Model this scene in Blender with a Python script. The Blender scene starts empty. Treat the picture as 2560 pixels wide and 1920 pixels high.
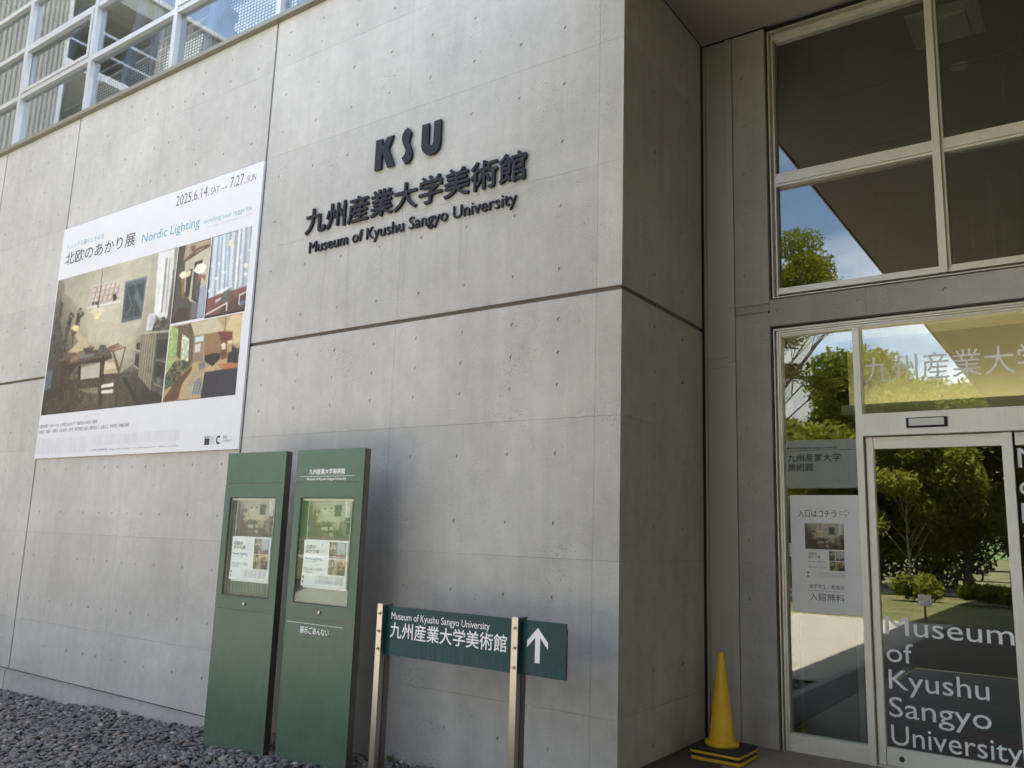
import bpy, bmesh, math, random, json
import numpy as np
from mathutils import Vector, Matrix

SC = bpy.context.scene
COL = SC.collection
random.seed(7)
RNG = np.random.default_rng(7)

# ------------------------------------------------------------------ camera
cam_d = bpy.data.cameras.new('camera'); cam = bpy.data.objects.new('camera', cam_d); COL.objects.link(cam)
_r = Vector((0.81929015, 0.57246879, 0.03229756)); _u = Vector((0.0746918, -0.16240468, 0.98389321)); _b = Vector((0.56849344, -0.80368165, -0.17581528))
cam.matrix_world = Matrix(((_r.x, _u.x, _b.x, 2.7424), (_r.y, _u.y, _b.y, -5.2094), (_r.z, _u.z, _b.z, 1.5), (0, 0, 0, 1)))
cam_d.sensor_width = 36.0; cam_d.lens = 29.537; cam_d.clip_start = 0.05; cam_d.clip_end = 1500
SC.camera = cam

# ------------------------------------------------------------------ world, sun, exposure
SUN = Vector((0.133, 0.30, 1.0)).normalized()
W = bpy.data.worlds.new('World'); SC.world = W; W.use_nodes = True
nt = W.node_tree; nt.nodes.clear()
out = nt.nodes.new('ShaderNodeOutputWorld'); bg = nt.nodes.new('ShaderNodeBackground'); sky = nt.nodes.new('ShaderNodeTexSky')
sky.sky_type = 'NISHITA'; sky.sun_disc = False; sky.sun_elevation = math.asin(SUN.z); sky.sun_rotation = math.atan2(SUN.x, SUN.y)
sky.air_density = 1.0; sky.dust_density = 1.2; sky.ozone_density = 1.0
tc = nt.nodes.new('ShaderNodeTexCoord'); mp = nt.nodes.new('ShaderNodeMapping'); mp.inputs['Scale'].default_value = (1.0, 1.6, 3.2)
nz = nt.nodes.new('ShaderNodeTexNoise'); nz.inputs['Scale'].default_value = 1.9; nz.inputs['Detail'].default_value = 7; nz.inputs['Roughness'].default_value = 0.55
rp = nt.nodes.new('ShaderNodeValToRGB'); rp.color_ramp.elements[0].position = 0.36; rp.color_ramp.elements[1].position = 0.66
rp.color_ramp.elements[0].color = (0, 0, 0, 1); rp.color_ramp.elements[1].color = (0.85, 0.85, 0.85, 1)
mx = nt.nodes.new('ShaderNodeMix'); mx.data_type = 'RGBA'
mx.inputs['B'].default_value = (13.6, 13.5, 13.6, 1)
nt.links.new(tc.outputs['Generated'], mp.inputs['Vector']); nt.links.new(mp.outputs[0], nz.inputs['Vector'])
nt.links.new(nz.outputs['Fac'], rp.inputs['Fac'])
sx = nt.nodes.new('ShaderNodeSeparateXYZ'); mr = nt.nodes.new('ShaderNodeMapRange'); mr.inputs['From Min'].default_value = 0.24; mr.inputs['From Max'].default_value = 0.50; mr.inputs['To Min'].default_value = 1.0; mr.inputs['To Max'].default_value = 0.16
ml = nt.nodes.new('ShaderNodeMath'); ml.operation = 'MULTIPLY'
nt.links.new(tc.outputs['Generated'], sx.inputs[0]); nt.links.new(sx.outputs['Z'], mr.inputs['Value']); nt.links.new(mr.outputs[0], ml.inputs[0]); nt.links.new(rp.outputs['Color'], ml.inputs[1]); nt.links.new(ml.outputs[0], mx.inputs['Factor'])
nt.links.new(sky.outputs[0], mx.inputs['A']); nt.links.new(mx.outputs['Result'], bg.inputs['Color'])
bg.inputs['Strength'].default_value = 0.15
nt.links.new(bg.outputs[0], out.inputs['Surface'])
sun_d = bpy.data.lights.new('sun', 'SUN'); sun_d.energy = 5.0; sun_d.angle = math.radians(0.53); sun_d.color = (1.0, 0.93, 0.83)
sun = bpy.data.objects.new('sun', sun_d); COL.objects.link(sun); sun.rotation_euler = SUN.to_track_quat('Z', 'Y').to_euler(); sun.location = (5, 10, 40)
SC.view_settings.view_transform = 'Standard'; SC.view_settings.look = 'None'; SC.view_settings.gamma = 1.0
SC.view_settings.use_curve_mapping = False; SC.view_settings.exposure = 1.97
SC.render.engine = 'CYCLES'
try:
    SC.cycles.use_denoising = True; SC.cycles.denoiser = 'OPENIMAGEDENOISE'
except Exception: pass
SC.cycles.max_bounces = 10; SC.cycles.diffuse_bounces = 5; SC.cycles.glossy_bounces = 4; SC.cycles.transparent_max_bounces = 16; SC.cycles.transmission_bounces = 6
SC.cycles.sample_clamp_indirect = 12

# ------------------------------------------------------------------ helpers
def tag(o, label=None, cat=None, group=None, kind=None):
    if label: o['label'] = label
    if cat: o['category'] = cat
    if group: o['group'] = group
    if kind: o['kind'] = kind
    return o
OFF = {}
def thing(name, loc, label=None, cat=None, group=None, kind=None):
    o = bpy.data.objects.new(name, None); COL.objects.link(o); o.location = loc; o.empty_display_size = 0.2
    OFF[o.name] = Vector(loc); return tag(o, label, cat, group, kind)
def link(name, me, mats, parent=None, kind=None, bevel=0, smooth=False):
    o = bpy.data.objects.new(name, me); COL.objects.link(o)
    for m in (mats if isinstance(mats, (list, tuple)) else [mats]): me.materials.append(m)
    if parent is not None:
        off = OFF[parent.name]; OFF[o.name] = off
        if off.length > 0: me.transform(Matrix.Translation(-off))
        o.parent = parent
    else: OFF[o.name] = Vector((0, 0, 0))
    if kind: o['kind'] = kind
    if smooth:
        for p in me.polygons: p.use_smooth = True
    if bevel:
        b = o.modifiers.new('bevel', 'BEVEL'); b.width = bevel; b.segments = 2; b.limit_method = 'ANGLE'; b.angle_limit = math.radians(40)
    return o
def rebase(o, loc):
    """give a single-mesh thing its own base point"""
    o.data.transform(Matrix.Translation(-Vector(loc))); o.location = loc; OFF[o.name] = Vector(loc); return o
class MB:
    def __init__(s): s.v = []; s.f = []
    def add(s, v, f):
        n = len(s.v); s.v += [tuple(p) for p in v]; s.f += [tuple(i + n for i in q) for q in f]; return s
    def box(s, x0, x1, y0, y1, z0, z1):
        return s.add([(x0,y0,z0),(x1,y0,z0),(x1,y1,z0),(x0,y1,z0),(x0,y0,z1),(x1,y0,z1),(x1,y1,z1),(x0,y1,z1)],
                     [(0,3,2,1),(4,5,6,7),(0,1,5,4),(1,2,6,5),(2,3,7,6),(3,0,4,7)])
    def quad(s, *p): return s.add(p, [tuple(range(len(p)))])
    def tube(s, a, b, r0, r1=None, n=10, caps=True):
        r1 = r0 if r1 is None else r1
        a = Vector(a); b = Vector(b); d = (b - a).normalized(); u = d.orthogonal().normalized(); w = d.cross(u)
        v = []; f = []
        for c, r in ((a, r0), (b, r1)):
            for i in range(n):
                t = 2 * math.pi * i / n; v.append(c + (u * math.cos(t) + w * math.sin(t)) * r)
        for i in range(n): j = (i + 1) % n; f.append((i, j, n + j, n + i))
        if caps: f.append(tuple(range(n))[::-1]); f.append(tuple(range(n, 2 * n)))
        return s.add(v, f)
    def lathe(s, prof, c, n=32):
        v = []; f = []
        for r, z in prof:
            for i in range(n):
                t = 2 * math.pi * i / n; v.append((c[0] + r * math.cos(t), c[1] + r * math.sin(t), c[2] + z))
        for k in range(len(prof) - 1):
            for i in range(n):
                j = (i + 1) % n; f.append((k*n+i, k*n+j, (k+1)*n+j, (k+1)*n+i))
        f.append(tuple(range(n))[::-1]); f.append(tuple(range((len(prof)-1)*n, len(prof)*n)))
        return s.add(v, f)
    def prism(s, pts, y0, y1):
        """polygon in x,z extruded from y0 (front) to y1"""
        bm = bmesh.new(); n = len(pts)
        a = sum(pts[i][0]*pts[(i+1) % n][1] - pts[(i+1) % n][0]*pts[i][1] for i in range(n))
        if a < 0: pts = pts[::-1]
        v = [(p[0], y0, p[1]) for p in pts] + [(p[0], y1, p[1]) for p in pts]
        f = [tuple(range(n)), tuple(range(2*n-1, n-1, -1))]
        f += [(i, n+i, n+(i+1) % n, (i+1) % n) for i in range(n)]
        bm.free(); return s.add(v, f)
    def build(s, name, mat, parent=None, **k):
        me = bpy.data.meshes.new(name); me.from_pydata(s.v, [], s.f); me.update()
        return link(name, me, mat, parent, **k)
def B(name, mat, parent, *a, **k): return MB().box(*a).build(name, mat, parent, **k)

# ------------------------------------------------------------------ materials
def mat_new(name):
    m = bpy.data.materials.new(name); m.use_nodes = True; t = m.node_tree; t.nodes.clear()
    o = t.nodes.new('ShaderNodeOutputMaterial'); p = t.nodes.new('ShaderNodeBsdfPrincipled'); t.links.new(p.outputs[0], o.inputs[0])
    return m, t, p, o
def N(t, kind, **k):
    n = t.nodes.new(kind)
    for a, b in k.items():
        if a in n.inputs: n.inputs[a].default_value = b
        else: setattr(n, a, b)
    return n
def L(t, a, b): t.links.new(a, b)
def ramp(t, fac, p0, c0, p1, c1):
    r = t.nodes.new('ShaderNodeValToRGB'); e = r.color_ramp.elements
    e[0].position = p0; e[1].position = p1; e[0].color = c0 if len(c0) == 4 else (*c0, 1); e[1].color = c1 if len(c1) == 4 else (*c1, 1)
    L(t, fac, r.inputs[0]); return r.outputs[0]
def mixc(t, fac, a, b, mode='MIX'):
    m = t.nodes.new('ShaderNodeMix'); m.data_type = 'RGBA'; m.blend_type = mode
    for s, v in (('Factor', fac), ('A', a), ('B', b)):
        if isinstance(v, (int, float)): m.inputs[s].default_value = v
        elif isinstance(v, tuple): m.inputs[s].default_value = v if len(v) == 4 else (*v, 1)
        else: L(t, v, m.inputs[s])
    return m.outputs['Result']
def mth(t, op, a, b=None, clamp=False):
    m = t.nodes.new('ShaderNodeMath'); m.operation = op; m.use_clamp = clamp
    for i, v in enumerate((a, b)):
        if v is None: continue
        if isinstance(v, (int, float)): m.inputs[i].default_value = v
        else: L(t, v, m.inputs[i])
    return m.outputs[0]
def pos(t, scale=(1, 1, 1)):
    g = t.nodes.new('ShaderNodeNewGeometry'); mp = t.nodes.new('ShaderNodeMapping'); mp.inputs['Scale'].default_value = scale
    L(t, g.outputs['Position'], mp.inputs[0]); return mp.outputs[0], g.outputs['Position']
def noise(t, vec, scale, detail=4, rough=0.55):
    n = N(t, 'ShaderNodeTexNoise', Scale=scale, Detail=detail, Roughness=rough); L(t, vec, n.inputs['Vector']); return n.outputs['Fac']

def paint(name, col, rough=0.5, metal=0.0, var=0.08, scale=6.0, bump=0.0, bscale=200, coat=0.0, spec=0.5):
    m, t, p, o = mat_new(name)
    v, _ = pos(t)
    f = noise(t, v, scale, 5)
    c0 = tuple(max(0, x * (1 - var)) for x in col); c1 = tuple(min(1, x * (1 + var)) for x in col)
    L(t, ramp(t, f, 0.3, c0, 0.7, c1), p.inputs['Base Color'])
    p.inputs['Metallic'].default_value = metal
    p.inputs['Specular IOR Level'].default_value = spec
    r = mth(t, 'MULTIPLY_ADD', f, 0.25); 
    t.nodes[-1].inputs[2].default_value = rough - 0.125
    L(t, r, p.inputs['Roughness'])
    if coat: p.inputs['Coat Weight'].default_value = coat; p.inputs['Coat Roughness'].default_value = 0.12
    if bump:
        b = N(t, 'ShaderNodeBump', Strength=bump, Distance=0.002); L(t, noise(t, v, bscale, 3), b.inputs['Height']); L(t, b.outputs[0], p.inputs['Normal'])
    return m

def concrete(name, c_lo, c_hi, pits=1.0, rust=False, splash=False, tint=0.07):
    m, t, p, o = mat_new(name)
    v, P = pos(t)
    sx, _ = pos(t, (5.0, 5.0, 0.35))
    big = noise(t, v, 0.9, 6, 0.6); col = ramp(t, big, 0.32, c_lo, 0.68, c_hi)
    st = noise(t, sx, 1.6, 5, 0.6); col = mixc(t, 0.36, col, ramp(t, st, 0.30, (0.80, 0.80, 0.81), 0.66, (1.06, 1.06, 1.05)), 'MULTIPLY')
    mid = noise(t, v, 7.0, 5, 0.65); col = mixc(t, 0.5, col, ramp(t, mid, 0.34, (0.86, 0.86, 0.86), 0.64, (1.07, 1.07, 1.06)), 'MULTIPLY')
    fine = noise(t, v, 85.0, 4, 0.7); col = mixc(t, 0.5, col, ramp(t, fine, 0.36, (0.80, 0.80, 0.80), 0.6, (1.08, 1.08, 1.08)), 'MULTIPLY')
    oi = t.nodes.new('ShaderNodeObjectInfo')
    col = mixc(t, 1.0, col, ramp(t, oi.outputs['Random'], 0.0, (1 - tint,) * 3, 1.0, (1 + tint * 0.5, 1 + tint * 0.5, 1 + tint * 0.45)), 'MULTIPLY')
    # blow holes
    vo = N(t, 'ShaderNodeTexVoronoi', Scale=46.0); L(t, v, vo.inputs['Vector'])
    vo2 = N(t, 'ShaderNodeTexVoronoi', Scale=17.0); L(t, v, vo2.inputs['Vector'])
    dens = noise(t, v, 1.5, 4, 0.7)
    thr = mth(t, 'MULTIPLY', ramp(t, dens, 0.40, (0, 0, 0), 0.66, (1, 1, 1)), 0.21 * pits)
    pit = mth(t, 'LESS_THAN', vo.outputs['Distance'], thr)
    pit2 = mth(t, 'LESS_THAN', vo2.outputs['Distance'], mth(t, 'MULTIPLY', ramp(t, noise(t, v, 3.1, 3), 0.45, (0, 0, 0), 0.75, (1, 1, 1)), 0.12 * pits))
    pit = mth(t, 'MAXIMUM', pit, pit2)
    col = mixc(t, mth(t, 'MULTIPLY', pit, 0.8), col, (0.10, 0.10, 0.095))
    if rust:
        sep = t.nodes.new('ShaderNodeSeparateXYZ'); L(t, P, sep.inputs[0])
        d, _ = pos(t, (16.0, 16.0, 0.5)); dn = noise(t, d, 1.0, 3)
        m1 = ramp(t, dn, 0.56, (0, 0, 0), 0.72, (1, 1, 1))
        zz = mth(t, 'MULTIPLY', mth(t, 'SUBTRACT', 4.14, sep.outputs['Z'], clamp=True), 1.0)
        z1 = mth(t, 'MULTIPLY', mth(t, 'SUBTRACT', sep.outputs['Z'], 3.32, clamp=True), 1.5, clamp=True)
        up = mth(t, 'MULTIPLY', mth(t, 'MULTIPLY', zz, 30.0, clamp=True), z1)
        xx = mth(t, 'MULTIPLY', mth(t, 'GREATER_THAN', sep.outputs['X'], -3.45), mth(t, 'LESS_THAN', sep.outputs['X'], -0.88))
        fac = mth(t, 'MULTIPLY', mth(t, 'MULTIPLY', up, xx), mth(t, 'MULTIPLY', m1, 0.5))
        col = mixc(t, fac, col, (0.23, 0.19, 0.15))
    if splash:
        sep = t.nodes.new('ShaderNodeSeparateXYZ'); L(t, P, sep.inputs[0])
        z1 = mth(t, 'MULTIPLY', mth(t, 'SUBTRACT', 0.12, sep.outputs['Z'], clamp=True), 1.9, clamp=True)
        v3 = N(t, 'ShaderNodeTexVoronoi', Scale=60.0); L(t, v, v3.inputs['Vector'])
        sp = mth(t, 'LESS_THAN', v3.outputs['Distance'], mth(t, 'MULTIPLY', mth(t, 'MULTIPLY', z1, ramp(t, noise(t, v, 4, 4), 0.4, (0, 0, 0), 0.65, (1, 1, 1))), 0.42))
        col = mixc(t, mth(t, 'MULTIPLY', sp, 0.6), col, (0.09, 0.085, 0.075))
    L(t, col, p.inputs['Base Color']); p.inputs['Roughness'].default_value = 0.72; p.inputs['Specular IOR Level'].default_value = 0.35
    b = N(t, 'ShaderNodeBump', Strength=0.35, Distance=0.003)
    h = mth(t, 'SUBTRACT', mth(t, 'MULTIPLY', fine, 0.5), mth(t, 'MULTIPLY', pit, 1.0))
    L(t, h, b.inputs['Height'])
    b2 = N(t, 'ShaderNodeBump', Strength=0.25, Distance=0.02); L(t, mid, b2.inputs['Height']); L(t, b.outputs[0], b2.inputs['Normal'])
    L(t, b2.outputs[0], p.inputs['Normal'])
    return m

def glass(name, f0=0.08, tint=(0.85, 0.9, 0.88), dirt=0.0):
    m, t, p, o = mat_new(name); t.nodes.remove(p)
    g = t.nodes.new('ShaderNodeNewGeometry')
    dp = t.nodes.new('ShaderNodeVectorMath'); dp.operation = 'DOT_PRODUCT'; L(t, g.outputs['Normal'], dp.inputs[0]); L(t, g.outputs['Incoming'], dp.inputs[1])
    c = mth(t, 'ABSOLUTE', dp.outputs['Value']); q = mth(t, 'POWER', mth(t, 'SUBTRACT', 1.0, c, clamp=True), 5.0)
    fr = mth(t, 'ADD', f0, mth(t, 'MULTIPLY', q, 1 - f0))
    tr = t.nodes.new('ShaderNodeBsdfTransparent'); tr.inputs[0].default_value = (*tint, 1)
    gl = t.nodes.new('ShaderNodeBsdfGlossy'); gl.inputs['Roughness'].default_value = 0.0; gl.inputs['Color'].default_value = (0.95, 0.98, 0.97, 1)
    mx = t.nodes.new('ShaderNodeMixShader'); L(t, fr, mx.inputs[0]); L(t, tr.outputs[0], mx.inputs[1]); L(t, gl.outputs[0], mx.inputs[2])
    last = mx.outputs[0]
    if dirt:
        df = t.nodes.new('ShaderNodeBsdfDiffuse'); df.inputs[0].default_value = (0.45, 0.45, 0.42, 1)
        m2 = t.nodes.new('ShaderNodeMixShader'); v, _ = pos(t, (30, 30, 1.0))
        L(t, mth(t, 'MULTIPLY', ramp(t, noise(t, v, 1.0, 3), 0.55, (0, 0, 0), 0.8, (1, 1, 1)), dirt), m2.inputs[0]); L(t, last, m2.inputs[1]); L(t, df.outputs[0], m2.inputs[2]); last = m2.outputs[0]
    L(t, last, o.inputs[0]); return m

def brushed(name, col, rough=0.32, axis='z', metal=1.0):
    m, t, p, o = mat_new(name)
    sc = {'z': (1, 1, 60), 'x': (60, 60, 1), 'v': (90, 90, 1.2)}[axis]
    v, _ = pos(t, sc); f = noise(t, v, 3.0, 4, 0.7); v2, _ = pos(t); g = noise(t, v2, 5, 4)
    L(t, mixc(t, 0.5, ramp(t, f, 0.3, tuple(c * .86 for c in col), 0.7, tuple(min(1, c * 1.06) for c in col)), ramp(t, g, 0.3, tuple(c * .8 for c in col), 0.7, col)), p.inputs['Base Color'])
    p.inputs['Metallic'].default_value = metal
    r = mth(t, 'MULTIPLY_ADD', f, 0.2); t.nodes[-1].inputs[2].default_value = rough - 0.1
    L(t, r, p.inputs['Roughness'])
    return m

M = {}
M['conc'] = concrete('concrete_wall_fairfaced', (0.385, 0.375, 0.350), (0.478, 0.466, 0.436), 1.0, rust=True, splash=True)
M['conc_in'] = concrete('concrete_recess', (0.33, 0.32, 0.30), (0.40, 0.39, 0.37), 0.4, tint=0.04)
M['conc_dark'] = paint('joint_filler', (0.10, 0.095, 0.09), 0.8)
M['coping'] = paint('olive_metal_coping', (0.21, 0.20, 0.165), 0.45, 0.3, var=0.12)
M['alu'] = brushed('satin_aluminium', (0.84, 0.80, 0.71), 0.42, 'v', metal=0.45)
M['alu_e'] = brushed('cream_aluminium', (0.90, 0.88, 0.81), 0.42, 'v', metal=0.3)
M['groove'] = paint('shadow_groove_sealant', (0.13, 0.118, 0.095), 0.8)
M['alu_w'] = brushed('pale_aluminium', (0.56, 0.57, 0.58), 0.40, 'v', metal=0.55)
M['steel'] = brushed('brushed_stainless', (0.42, 0.395, 0.355), 0.34, 'v')
M['black'] = paint('black_gasket', (0.02, 0.02, 0.02), 0.6)
M['dark'] = paint('dark_recess', (0.05, 0.047, 0.042), 0.7)
def weathered(name, col, pale, rough, z0, z1, drip=0.25, foot=-0.30, coat=0.0, spec=0.4):
    m, t, p, o = mat_new(name); v, P = pos(t); sep = t.nodes.new('ShaderNodeSeparateXYZ'); L(t, P, sep.inputs[0])
    f = noise(t, v, 3.0, 5); c = ramp(t, f, 0.3, tuple(x * .9 for x in col), 0.7, tuple(x * 1.1 for x in col))
    dv, _ = pos(t, (70.0, 70.0, 1.6)); d = ramp(t, noise(t, dv, 1.0, 4, .6), 0.5, (0, 0, 0), 0.74, (1, 1, 1))
    band = mth(t, 'MULTIPLY', mth(t, 'MULTIPLY', mth(t, 'SUBTRACT', z1, sep.outputs['Z'], clamp=True), 9.0, clamp=True), mth(t, 'GREATER_THAN', sep.outputs['Z'], z0))
    c = mixc(t, mth(t, 'MULTIPLY', mth(t, 'MULTIPLY', d, band), drip), c, pale)
    sm = ramp(t, noise(t, v, 9.0, 5, .7), 0.52, (0, 0, 0), 0.75, (1, 1, 1)); c = mixc(t, mth(t, 'MULTIPLY', sm, 0.16), c, pale)
    ft = mth(t, 'MULTIPLY', mth(t, 'SUBTRACT', foot + 0.22, sep.outputs['Z'], clamp=True), 4.5, clamp=True)
    c = mixc(t, mth(t, 'MULTIPLY', mth(t, 'MULTIPLY', ft, ramp(t, noise(t, v, 28.0, 4), 0.35, (0, 0, 0), 0.65, (1, 1, 1))), 0.45), c, (0.16, 0.15, 0.125))
    L(t, c, p.inputs['Base Color']); r = mth(t, 'MULTIPLY_ADD', f, 0.25); t.nodes[-1].inputs[2].default_value = rough - 0.125; L(t, r, p.inputs['Roughness'])
    p.inputs['Specular IOR Level'].default_value = spec
    if coat: p.inputs['Coat Weight'].default_value = coat; p.inputs['Coat Roughness'].default_value = 0.12
    b = N(t, 'ShaderNodeBump', Strength=0.12, Distance=0.004); L(t, noise(t, v, 2.2, 2), b.inputs['Height']); L(t, b.outputs[0], p.inputs['Normal'])
    return m
M['green'] = weathered('green_enamel', (0.058, 0.114, 0.077), (0.17, 0.22, 0.16), 0.34, -1.0, 0.88, drip=0.14, coat=0.0, spec=0.35)
M['teal'] = weathered('teal_enamel', (0.0045, 0.047, 0.052), (0.06, 0.15, 0.17), 0.36, 0.5, 0.735, drip=0.5, foot=-2.0, spec=0.22)
M['bronze'] = brushed('bronze_brown_steel', (0.23, 0.20, 0.175), 0.45, 'v')
M['white'] = paint('white_print', (0.80, 0.80, 0.80), 0.5, var=0.02)
M['sheet'] = paint('vinyl_banner_white', (0.60, 0.605, 0.625), 0.42, var=0.02)
M['ink'] = paint('dark_ink', (0.045, 0.047, 0.06), 0.5, var=0.1)
M['blackink'] = paint('black_ink', (0.015, 0.015, 0.018), 0.5, var=0.1)
M['grey_ink'] = paint('grey_ink', (0.30, 0.30, 0.32), 0.5)
M['pale_ink'] = paint('pale_grey_ink', (0.50, 0.50, 0.52), 0.5)
M['blue_ink'] = paint('teal_ink', (0.10, 0.30, 0.38), 0.5)
M['letter'] = paint('weathered_black_letter', (0.017, 0.018, 0.025), 0.62, var=0.35, scale=30, bump=0.2, spec=0.25)
m, t, p, o = mat_new('yellow_plastic'); v, _ = pos(t); vv, _ = pos(t, (1, 1, .18))
c = ramp(t, noise(t, v, 12, 4), .3, (.68, .40, .010), .7, (.76, .46, .014)); c = mixc(t, mth(t, 'MULTIPLY', ramp(t, noise(t, vv, 60, 5, .75), .60, (0, 0, 0), .72, (1, 1, 1)), .45), c, (.30, .22, .09))
c = mixc(t, mth(t, 'MULTIPLY', ramp(t, noise(t, v, 150, 2), .68, (0, 0, 0), .74, (1, 1, 1)), .5), c, (.12, .10, .06)); L(t, c, p.inputs['Base Color']); p.inputs['Roughness'].default_value = .40
M['yellow'] = m
M['rubber'] = paint('black_rubber', (0.022, 0.022, 0.022), 0.62, var=0.3, scale=20, bump=0.2)
M['board'] = paint('soffit_board', (0.40, 0.37, 0.315), 0.6, var=0.03)
M['cladding'] = paint('grey_metal_cladding', (0.48, 0.455, 0.42), 0.4, 0.15, var=0.05, scale=1.5)
M['glass_door'] = glass('door_glass', 0.135, (0.80, 0.84, 0.82))
M['glass_up'] = glass('upper_glass', 0.12, (0.74, 0.74, 0.70), dirt=0.10)
M['glass_case'] = glass('case_glass', 0.04, (0.95, 0.97, 0.96))
M['glass_cw'] = glass('curtain_wall_glass', 0.105, (0.80, 0.86, 0.90))
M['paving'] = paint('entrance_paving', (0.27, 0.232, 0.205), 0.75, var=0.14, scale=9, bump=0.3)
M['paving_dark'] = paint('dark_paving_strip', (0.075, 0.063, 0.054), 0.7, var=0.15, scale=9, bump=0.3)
M['shade_paving'] = paint('shade_darkened_paving', (0.120, 0.094, 0.070), 0.8, var=0.12, scale=4)  # canopy shade is put into this darker copy of the plaza paving
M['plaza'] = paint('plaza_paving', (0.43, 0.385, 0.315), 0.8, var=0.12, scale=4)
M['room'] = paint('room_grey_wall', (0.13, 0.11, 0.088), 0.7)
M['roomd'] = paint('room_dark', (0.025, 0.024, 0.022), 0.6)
M['cream'] = paint('cream_bulkhead', (0.56, 0.53, 0.44), 0.6, var=0.03)
M['red'] = paint('dark_red_carpet', (0.15, 0.015, 0.02), 0.9, var=0.15, scale=40)
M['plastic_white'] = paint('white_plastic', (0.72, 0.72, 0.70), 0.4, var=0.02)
M['doorletter'] = paint('pale_grey_vinyl', (0.84, 0.85, 0.87), 0.5, var=.02)
M['trim'] = paint('white_roof_trim', (0.75, 0.74, 0.70), 0.5)
# ------------------------------------------------------------------ text
def raw_text(body, offset=0.0, extrude=0.0, spacing=1.0, line=1.0, align='LEFT'):
    c = bpy.data.curves.new('t', 'FONT'); c.body = body; c.offset = offset; c.extrude = extrude; c.space_character = spacing; c.space_line = line
    c.align_x = align; c.resolution_u = 3
    o = bpy.data.objects.new('t', c); COL.objects.link(o); bpy.context.view_layer.update()
    me = bpy.data.meshes.new_from_object(o.evaluated_get(bpy.context.evaluated_depsgraph_get()))
    bpy.data.objects.remove(o); bpy.data.curves.remove(c)
    return me
def bounds(me):
    n = len(me.vertices); a = np.empty(n * 3); me.vertices.foreach_get('co', a); a = a.reshape(-1, 3); return a.min(0), a.max(0), a
CAP = {}
def text_data(body, x0, x1, z0, z1, y, depth=0.0, offset=0.0, mode='bbox', spacing=1.0, line=1.0):
    """text lying in the x,z plane facing -y. bbox: fit ink box; cap: z0 baseline, z1 cap top"""
    cjk = any(ord(ch) > 0x2fff for ch in body); bold = offset if cjk and offset > 0 else 0.0
    me = raw_text(body, 0.0 if bold else offset, 0.5 if depth else 0.0, spacing, line)
    lo, hi, a = bounds(me)
    sx = (x1 - x0) / (hi[0] - lo[0])
    if mode == 'bbox': sz = (z1 - z0) / (hi[1] - lo[1]); zb = z0 - lo[1] * sz
    else:
        if 'H' not in CAP:
            h = raw_text('H'); l2, h2, _ = bounds(h); CAP['H'] = h2[1]; bpy.data.meshes.remove(h)
        sz = (z1 - z0) / CAP['H']; zb = z0
    w = np.empty_like(a); w[:, 0] = x0 + (a[:, 0] - lo[0]) * sx; w[:, 2] = zb + a[:, 1] * sz
    w[:, 1] = y - (a[:, 2] + 0.5) * depth if depth else y
    me.vertices.foreach_set('co', w.ravel()); me.update()
    if bold:      # heavier strokes: shifted layers, each a hair in front of the last
        bd = bold * sx; bm = bmesh.new()
        for k, (dx, dz) in enumerate(((0, 0), (bd, 0), (-bd, 0), (0, bd), (0, -bd), (bd * .7, bd * .7), (-bd * .7, -bd * .7), (bd * .7, -bd * .7), (-bd * .7, bd * .7))):
            m2 = me.copy(); m2.transform(Matrix.Translation((dx, -.00004 * k, dz))); bm.from_mesh(m2); bpy.data.meshes.remove(m2)
        bm.to_mesh(me); bm.free(); me.update()
    return me
def text(name, body, x0, x1, z0, z1, y, mat, parent, **k):
    return link(name, text_data(body, x0, x1, z0, z1, y, **k), mat, parent)
def split_letters(me, name, mat, parent, cells=None, bevel=0):
    """one object for each letter of an extruded word"""
    bm = bmesh.new(); bm.from_mesh(me); bm.verts.ensure_lookup_table()
    seen = set(); comps = []
    for v in bm.verts:
        if v.index in seen: continue
        st = [v]; seen.add(v.index); cc = []
        while st:
            q = st.pop(); cc.append(q.index)
            for e in q.link_edges:
                w = e.other_vert(q)
                if w.index not in seen: seen.add(w.index); st.append(w)
        xs = [bm.verts[i].co.x for i in cc]; comps.append([min(xs), max(xs), cc])
    comps.sort(key=lambda c: c[0]); groups = []
    lo = min(c[0] for c in comps); hi = max(c[1] for c in comps)
    if cells:
        g = {}
        for c in comps: g.setdefault(min(cells - 1, int(((c[0] + c[1]) / 2 - lo) / (hi - lo) * cells)), []).extend(c[2])
        groups = [g[k] for k in sorted(g)]
    else:
        cur = None
        for c in comps:
            if cur and c[0] < cur[0] - 0.25 * (c[1] - c[0]): cur[0] = max(cur[0], c[1]); cur[1] += c[2]
            else: cur = [c[1], list(c[2])]; groups.append(cur)
        groups = [g[1] for g in groups]
    for g in groups:
        s = set(g); idx = {}; vs = []; fs = []
        for f in bm.faces:
            if f.verts[0].index in s:
                q = []
                for v in f.verts:
                    if v.index not in idx: idx[v.index] = len(vs); vs.append(tuple(v.co))
                    q.append(idx[v.index])
                fs.append(q)
        m2 = bpy.data.meshes.new(name); m2.from_pydata(vs, [], fs); m2.update(); link(name, m2, mat, parent, bevel=bevel)
    bm.free()

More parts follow.
